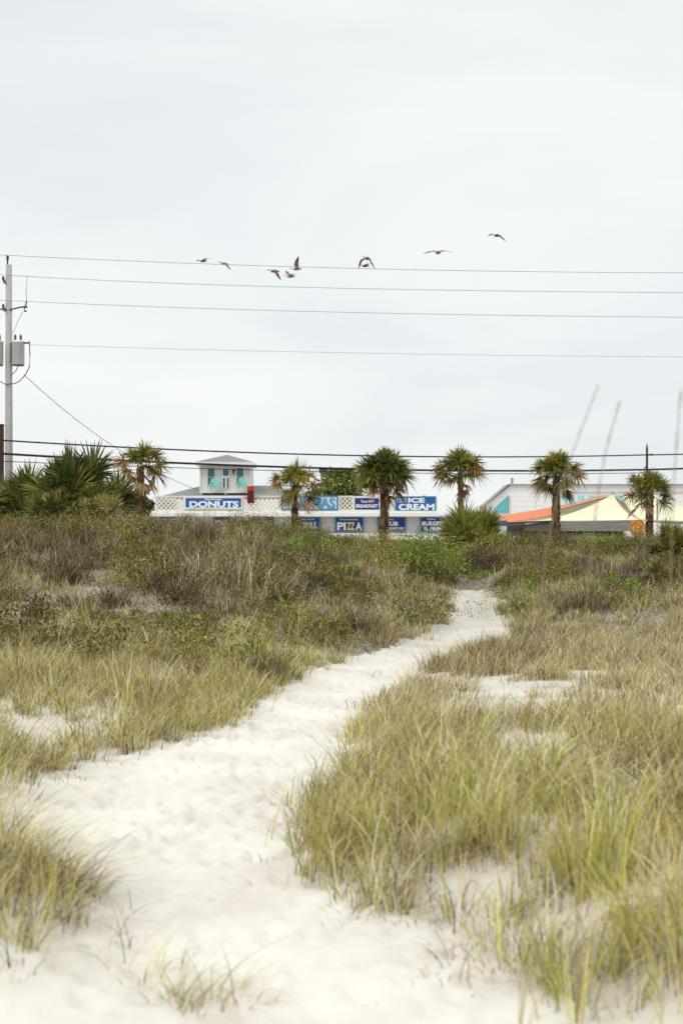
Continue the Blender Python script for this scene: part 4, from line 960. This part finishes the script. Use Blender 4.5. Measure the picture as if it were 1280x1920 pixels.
# round orange sign with pale markings
YO = 56
osn = empty('round_sign', (PX(1197, YO), YO, -.6), 'round orange sign with pale blotches left of the rightmost palm trunk', 'sign')
b = MB(); cx, cz, rr = PX(1196, YO), PZ(990.5, YO), 16 * YO / F
pts = [(cx + rr * math.cos(a) * (.95 if math.cos(a) < 0 else .92) , cz + rr * math.sin(a) * (1.02)) for a in np.linspace(0, 2 * math.pi, 29)[:-1]]
b.prism(pts, YO, YO + .12); b.build('disc', material('orange_disc', (196, 118, 40), .5, .25, 6), osn)
mk = MB(); random.seed(3)
for k in range(22):
    a = random.uniform(0, 6.28); q = rr * .72 * math.sqrt(random.random()); x, z = cx + q * math.cos(a), cz + q * math.sin(a); s_ = random.uniform(.012, .03)
    mk.prism([(x + s_ * 1.6 * math.cos(t_) , z + s_ * math.sin(t_ + .4)) for t_ in np.linspace(0, 2 * math.pi, 8)[:-1]], YO - .012, YO - .002 + k * .0002)
mk.build('markings', lety, osn)
b = MB(); b.tube([(cx, YO + .18, -.6), (cx, YO + .18, cz + .1)], .05, 8); b.build('post', greyw, osn)

# pale van beside the palmetto
YV = 66
van = empty('parked_van', (PX(940, YV), YV, -.6), 'pale blue white van mostly hidden behind the palmetto and dune', 'van')
vb = MB(); x0 = PX(900, YV); x1 = PX(953, YV); z1 = PZ(972, YV)
vb.prism([(x0, -.25), (x1, -.25), (x1, .6), (x1 - .12, z1 - .12), (x1 - .3, z1), (x0 + .5, z1), (x0 + .1, .75), (x0, .5)], YV, YV + 1.9); vb.build('body', material('van_paint', (208, 220, 226), .3, .03, 1), van)
g = MB(); g.pbox(925, 950, 976, 986, YV - .01, .02); g.build('window', glass, van)
for xx in (x0 + .35, x1 - .35):
    wq = MB(); wq.prism([(xx + .3 * math.cos(a), -.3 + .3 * math.sin(a)) for a in np.linspace(0, 2 * math.pi, 17)[:-1]], YV - .02, YV + .25); wq.build('wheel', dark, van)

# ------------------------------------------------------------------ poles and wires
YP = 60.0
polem = material('weathered_pole', (176, 178, 172), .9, .22, 6, stretch=(4, 4, .4), bump=.3); galv = material('galvanised_steel', (216, 221, 222), .45, .08, 2, .3)
blk = material('black_cable', (28, 28, 30), .6); insul = material('insulator', (70, 66, 62), .4, .1, 5); greyc = material('grey_cable', (92, 96, 98), .5); thinc = material('thin_bare_wire', (150, 154, 156), .5)
xp = PX(16.5, YP)
pole = empty('utility_pole', (xp, YP, -.6), 'tall grey utility pole with transformers at the left edge', 'utility pole')
b = MB(); b.lathe(xp, YP, [(.19, -.6), (.165, 5), (.13, PZ(497, YP)), (.10, PZ(496, YP))], 14); b.build('pole', polem, pole)
b = MB(); x = PX(15, YP); b.tube([(x, YP - .08, PZ(505, YP)), (x, YP - .08, PZ(488, YP))], .035, 8); b.lathe(x, YP - .08, [(.03, PZ(488, YP)), (.07, PZ(486, YP)), (.05, PZ(483, YP)), (.07, PZ(481, YP)), (.03, PZ(479, YP))], 8); b.build('top_insulator', insul, pole)
for v in (524, 576):
    b = MB(); b.tube([(xp - .12, YP - .1, PZ(v + 8, YP)), (xp - .2, YP - .15, PZ(v, YP)), (xp - .2, YP - .15, PZ(v - 5, YP))], [.07, .06, .045], 8); b.build('side_insulator', insul, pole)
b = MB(); b.tube([(xp, YP - .1, PZ(582, YP)), (PX(40, YP), YP - .2, PZ(577, YP)), (PX(50, YP), YP - .2, PZ(576, YP))], .035, 6); b.tube([(xp, YP - .1, PZ(582, YP)), (PX(-20, YP), YP - .2, PZ(577, YP))], .035, 6); b.build('cutout_arm', insul, pole)
b = MB(); b.tube([(PX(51.5, YP), YP - .2, PZ(567, YP)), (PX(50, YP), YP - .22, PZ(573, YP)), (PX(53, YP), YP - .2, PZ(577, YP)), (PX(47, YP), YP - .2, PZ(578, YP)), (PX(48, YP), YP - .2, PZ(584, YP)), (PX(52, YP), YP - .2, PZ(585, YP))], .04, 6); b.build('fuse_cutout', insul, pole)
b = MB(); b.tube([(PX(53, YP), YP - .2, PZ(519, YP)), (PX(51, YP), YP - .2, PZ(545, YP)), (PX(52, YP), YP - .2, PZ(567, YP))], .012, 5)
b.tube([(PX(45, YP), YP - .2, PZ(585, YP)), (PX(38, YP), YP - .25, PZ(600, YP)), (PX(28, YP), YP - .4, PZ(628, YP))], .01, 5); b.build('jumper_wire', greyc, pole)
def transformer(u):
    x = PX(u, YP); y = YP - .15; r = 12 * YP / F; z0, z1 = PZ(685, YP), PZ(641, YP)
    b = MB(); b.lathe(x, y, [(r * .9, z0), (r, z0 + .03), (r, z1 - .06), (r * 1.04, z1 - .05), (r * 1.04, z1), (r * .6, z1 + .06), (.03, z1 + .08)], 18); o = b.build('transformer', galv, pole)
    for dx in (-.45, .4):
        q = MB(); q.lathe(x + dx * r, y, [(.05, z1 + .03), (.07, z1 + .08), (.04, z1 + .12), (.06, z1 + .18), (.03, z1 + .3)], 8); q.build('bushing', insul, o)
    q = MB(); q.lathe(x, y, [(r * .92, z0 - .035), (r * .92, z0 - .004)], 18); q.build('base_rim', insul, o)
    return o
transformer(35.5); transformer(-4)
b = MB(); b.box(PX(22, YP), PX(25, YP), YP - .25, YP - .02, PZ(680, YP), PZ(644, YP)); b.box(PX(40, YP), PX(56, YP), YP - .25, YP - .18, PZ(645.5, YP), PZ(642.5, YP)); b.build('mounting_bracket', insul, pole)
b = MB(); b.tube([(PX(57, YP), YP - .2, PZ(640, YP)), (PX(58, YP), YP - .2, PZ(665, YP)), (PX(57, YP), YP - .2, PZ(688, YP)), (PX(50, YP), YP - .2, PZ(703, YP)), (PX(40, YP), YP - .2, PZ(714, YP)), (PX(30, YP), YP - .2, PZ(720, YP)), (PX(12, YP), YP - .2, PZ(721, YP)), (PX(-5, YP), YP - .2, PZ(712, YP))], .022, 6)
b.tube([(PX(36, YP), YP - .2, PZ(688, YP)), (PX(31, YP), YP - .2, PZ(697, YP)), (PX(22, YP), YP - .2, PZ(705, YP))], .018, 6); b.build('drip_loop', greyc, pole)

bp_ = empty('wooden_post', (PX(-2, 58), 58, -.6), 'dark brown wooden post at the far left edge beside the grey pole', 'post')
b = MB(); b.box(PX(-9, 58), PX(4.5, 58), 58, 58.28, -.6, PZ(797, 58)); b.build('shaft', material('brown_timber', (66, 48, 38), .9, .3, 5, stretch=(4, 4, .4)), bp_)
b = MB(); b.box(PX(-10, 58), PX(5.5, 58), 57.97, 58.31, PZ(797, 58), PZ(795, 58)); b.build('cap', blk, bp_)
Y2 = 72.0; x2 = PX(1212.5, Y2)
p2 = empty('utility_pole', (x2, Y2, -.6), 'slim black pole carrying the two thick cables behind the rightmost palm', 'utility pole')
b = MB(); b.lathe(x2, Y2, [(.085, -.6), (.07, 3), (.055, PZ(840, Y2)), (.02, PZ(832, Y2))], 10); b.build('pole', blk, p2)
b = MB(); b.tube([(x2 - .14, Y2 - .1, PZ(876, Y2)), (x2 - .06, Y2 - .05, PZ(877, Y2)), (x2 - .05, Y2, PZ(884, Y2))], .035, 6); b.tube([(x2, Y2 - .08, PZ(853, Y2)), (x2 + .25, Y2 - .08, PZ(851, Y2)), (x2 + .27, Y2 - .08, PZ(855, Y2))], .03, 6); b.build('cable_clamp', insul, p2)

def wire(pts, rad, mat, label, Ya, Yb, name='overhead_wire'):
    us = np.array([p[0] for p in pts], float); vs = np.array([p[1] for p in pts], float)
    k = np.polyfit(us, vs, min(3 if len(pts) > 5 else 2, len(pts) - 1)); uu = np.linspace(us[0], us[-1], 60); vv = np.polyval(k, uu)
    Yl = Ya + (Yb - Ya) * (uu - us[0]) / (us[-1] - us[0])
    b = MB(); b.tube([P(u, v, y) for u, v, y in zip(uu, vv, Yl)], rad, 6); o = b.build(name, mat, origin=P(uu[0], vv[0], Yl[0])); tag(o, label, 'wire', 'wires between the poles'); return o
wire([(-40, 475), (15, 478.5), (200, 487), (500, 498), (640, 502), (960, 508.5), (1280, 511), (1420, 511)], .011, thinc, 'thin topmost wire carried by the pin on top of the grey pole', YP, YP)
wire([(-40, 512), (52, 518), (200, 525.5), (640, 540), (960, 545), (1280, 549), (1420, 549.5)], .011, thinc, 'second thin wire from the top of the grey pole', YP - .2, YP)
wire([(-40, 560), (52, 565.5), (200, 571), (640, 585), (960, 591), (1280, 594.5), (1420, 595.5)], .011, thinc, 'third thin wire, passing above the transformers', YP - .2, YP)
wire([(57, 646), (200, 650.5), (640, 661), (960, 666), (1280, 669), (1420, 669.5)], .008, thinc, 'faint fourth wire at the height of the transformers', YP - .2, YP)
wire([(4, 825.5), (28, 827), (240, 838.5), (480, 849), (700, 855), (900, 856.5), (1080, 855), (1212, 853)], .036, blk, 'thick black cable, upper one of the low pair left of the slim pole', 58, Y2)
wire([(1212, 853), (1280, 851.5), (1420, 846)], .036, blk, 'thick black cable, upper one of the low pair right of the slim pole', Y2, Y2)
wire([(4, 850.5), (28, 852), (340, 868), (480, 874), (700, 880), (900, 882.5), (1080, 882), (1212, 880.5)], .052, blk, 'thickest black cable, lower one of the low pair left of the slim pole', 58, Y2)
wire([(1212, 880.5), (1280, 878.5), (1420, 872)], .052, blk, 'thickest black cable, lower one of the low pair right of the slim pole', Y2, Y2)
wire([(4, 864.5), (28, 866), (340, 877), (480, 881.5), (700, 886), (900, 888), (1080, 888), (1212, 886.5)], .018, blk, 'thin dark wire hanging just under the thickest black cable', 58, Y2)
wire([(45, 704), (120, 765), (205, 832), (300, 890), (372, 918)], .014, greyc, 'service wire dropping from the grey pole to the shop roof', YP - .2, YB + 1.5, 'service_wire')

# ------------------------------------------------------------------ sea oat stalks in front
stm = leaf_material('oat_stalk', .2)
def sea_oat(pts, Y, label, head=1):
    global rng
    rng = np.random.default_rng(int(pts[0][0]))
    q = [np.array(P(u, v, Y)) for u, v in pts]; x, y = q[0][0], q[0][1]; zg = float(height(x, y))
    q = [np.array([x - (q[1][0] - x) * .1, y, zg - .02])] + q
    o = empty('sea_oat', (x, y, zg), label, 'sea oat', 'tall sea oat stalks at the right')
    ts = np.linspace(0, 1, len(q)); tt = np.linspace(0, 1, 24); cen = np.stack([np.interp(tt, ts, [p[k] for p in q]) for k in range(3)], -1)
    for _ in range(3): cen[1:-1] = cen[1:-1] * .5 + (cen[:-2] + cen[2:]) * .25
    b = MB(); b.tube([tuple(p) for p in cen], list(np.linspace(.0014, .0011, 24)), 5); b.build('stalk', M_OAT, o)
    c = Cloud(); n = int(900 * head)
    if n:
        k = rng.uniform(.66, 1.0, n); p = np.stack([np.interp(k, tt, cen[:, j]) for j in range(3)], -1) + rng.normal(0, .0013, (n, 3)) * np.array([1, 1, .6])
        c.leaves(p, .011, .0018, cols('straw', n) * .4, upb=2.5); c.mesh('seed_head', stm, o)
    l = Cloud(); nb = 5
    l.blades(np.tile(q[0], (nb, 1)), rng.uniform(.3, .6, nb), rng.uniform(0, 6.28, nb), rng.uniform(.1, .4, nb), rng.uniform(0, .3, nb), .006, cols('grass', nb), cols('straw', nb), 6); l.mesh('leaf_blades', GM, o)
M_OAT = material('oat_stem', (150, 134, 104), .7, .1, 20)
sea_oat([(972, 1900), (998, 1400), (1008, 1200), (1022, 1020), (1060, 880), (1122, 720)], 4.0, 'sea oat stalk leaning right, its tip over the sky left of the other tall stalks', .2)
sea_oat([(1080, 1900), (1090, 1400), (1094, 1200), (1110, 1000), (1132, 850), (1162, 752)], 4.0, 'sea oat stalk with its tip between the two highest ones', .2)
sea_oat([(1240, 1900), (1250, 1400), (1252, 1330), (1256, 1100), (1262, 900), (1276, 730)], 3.8, 'upright sea oat stalk nearest the right picture edge', .2)
sea_oat([(1080, 1700), (1084, 1480), (1086, 1380), (1088, 1290), (1094, 1220), (1102, 1170)], 4.6, 'short sea oat stalk rising among the right hand grass', .25)

# ------------------------------------------------------------------ pelicans
bird_m = leaf_material('feathers', .1)
def pelican(px, py, wpx, near, far, label, yaw=0, tone=1.0, roll=0, Y=150):
    """near/far: (inner, outer) wing angles in degrees above level; flies towards -x"""
    S = wpx * Y / F / 1.22
    c = Cloud(); bodyc = lin((112, 98, 86)) * tone; darkc = lin((52, 46, 44)) * tone; headc = lin((214, 206, 190)); billc = lin((120, 104, 88))
    prof = [(-.86, .02, .004, billc), (-.72, .035, .014, billc), (-.56, .045, .03, billc), (-.50, .05, .055, headc), (-.43, .05, .06, headc), (-.36, .0, .055, headc), (-.30, -.05, .07, bodyc),
            (-.15, -.03, .12, bodyc), (.02, 0, .14, bodyc), (.2, .01, .115, bodyc), (.36, .02, .07, bodyc), (.48, .03, .05, darkc), (.6, .03, .03, darkc)]
    n = 10; V = []; Cc = []
    for x, z, r, cc in prof:
        for j in range(n):
            a = 2 * math.pi * j / n; V.append((x, r * math.cos(a) * (1.5 if x > .45 else 1), z + r * math.sin(a) * (.5 if x > .45 else 1))); Cc.append(cc)
    m = len(prof); Fq = [(i * n + j, i * n + (j + 1) % n, (i + 1) * n + (j + 1) % n, (i + 1) * n + j) for i in range(m - 1) for j in range(n)]
    Fq += [((m - 1) * n + j, (m - 1) * n + (j + 1) % n, (m - 1) * n + (j + 5) % n, (m - 1) * n + (j + 4) % n) for j in (0,)]
    def wing(sg, a1, a2):
        y, z = 0.08 * sg, .06; secs = [(y, z, -.14, .2)]
        for l, a, lead, trail in ((.28, a1, -.2, .19), (.24, (a1 * .7 + a2 * .3), -.22, .14), (.28, a2, -.12, .16), (.26, a2, .02, .17), (.12, a2, .12, .17)):
            y += sg * l * math.cos(R(a)); z += l * math.sin(R(a)); secs.append((y, z, lead, trail))
        b0 = len(V)
        for k, (yy, zz, ld, tr) in enumerate(secs):
            th = .022 - .003 * k; cc = bodyc if k < 3 else darkc
            for xx, dz in ((ld, 0), (ld * .5 + tr * .5, th), (tr, 0), (ld * .5 + tr * .5, -th)): V.append((xx, yy, zz + dz)); Cc.append(cc * (1 if dz >= 0 else .9))
        for k in range(len(secs) - 1):
            for j in range(4): Fq.append((b0 + k * 4 + j, b0 + k * 4 + (j + 1) % 4, b0 + k * 4 + 4 + (j + 1) % 4, b0 + k * 4 + 4 + j))
    wing(-1, *near); wing(1, *far)
    Va = np.array(V) * S
    o = np_mesh('pelican', Va, np.array(Fq), np.array(Cc), bird_m, smooth=True)
    o.location = P(px, py, Y); o.rotation_euler = (R(roll), 0, R(yaw)); tag(o, label, 'bird', 'pelicans flying in a loose line')
    return o
pelican(380, 489, 22, (12, -5), (14, 0), 'leftmost pelican gliding level just above the topmost wire', 40, .9)
pelican(420, 494, 22, (-35, -50), (25, 12), 'second pelican from the left, one wing dipped onto the topmost wire', 45, 1.1)
pelican(514, 508, 27, (-40, -58), (18, 4), 'pelican with one dark wing swept straight down below the topmost wire', 35, .8)
pelican(556, 504, 23, (70, 82), (66, 78), 'pelican with both wings raised above the topmost wire', 10, 1.0)
pelican(544, 518, 24, (10, -8), (42, 30), 'palest pelican gliding between the two upper wires', 30, 1.5)
pelican(688, 484, 28, (-50, -65), (-20, -60), 'pelican with both dark wings pushed down, upper one of the middle pair', 60, .7)
pelican(684, 498, 23, (8, -10), (14, 2), 'pelican gliding level, lower one of the middle pair', 35, .9)
pelican(820, 473, 30, (4, -14), (8, -6), 'brown pelican with arched wings alone above the wires', 62, 1.0)
pelican(931, 441, 26, (-28, -45), (14, 0), 'rightmost and highest pelican against the plain sky', 40, .6)
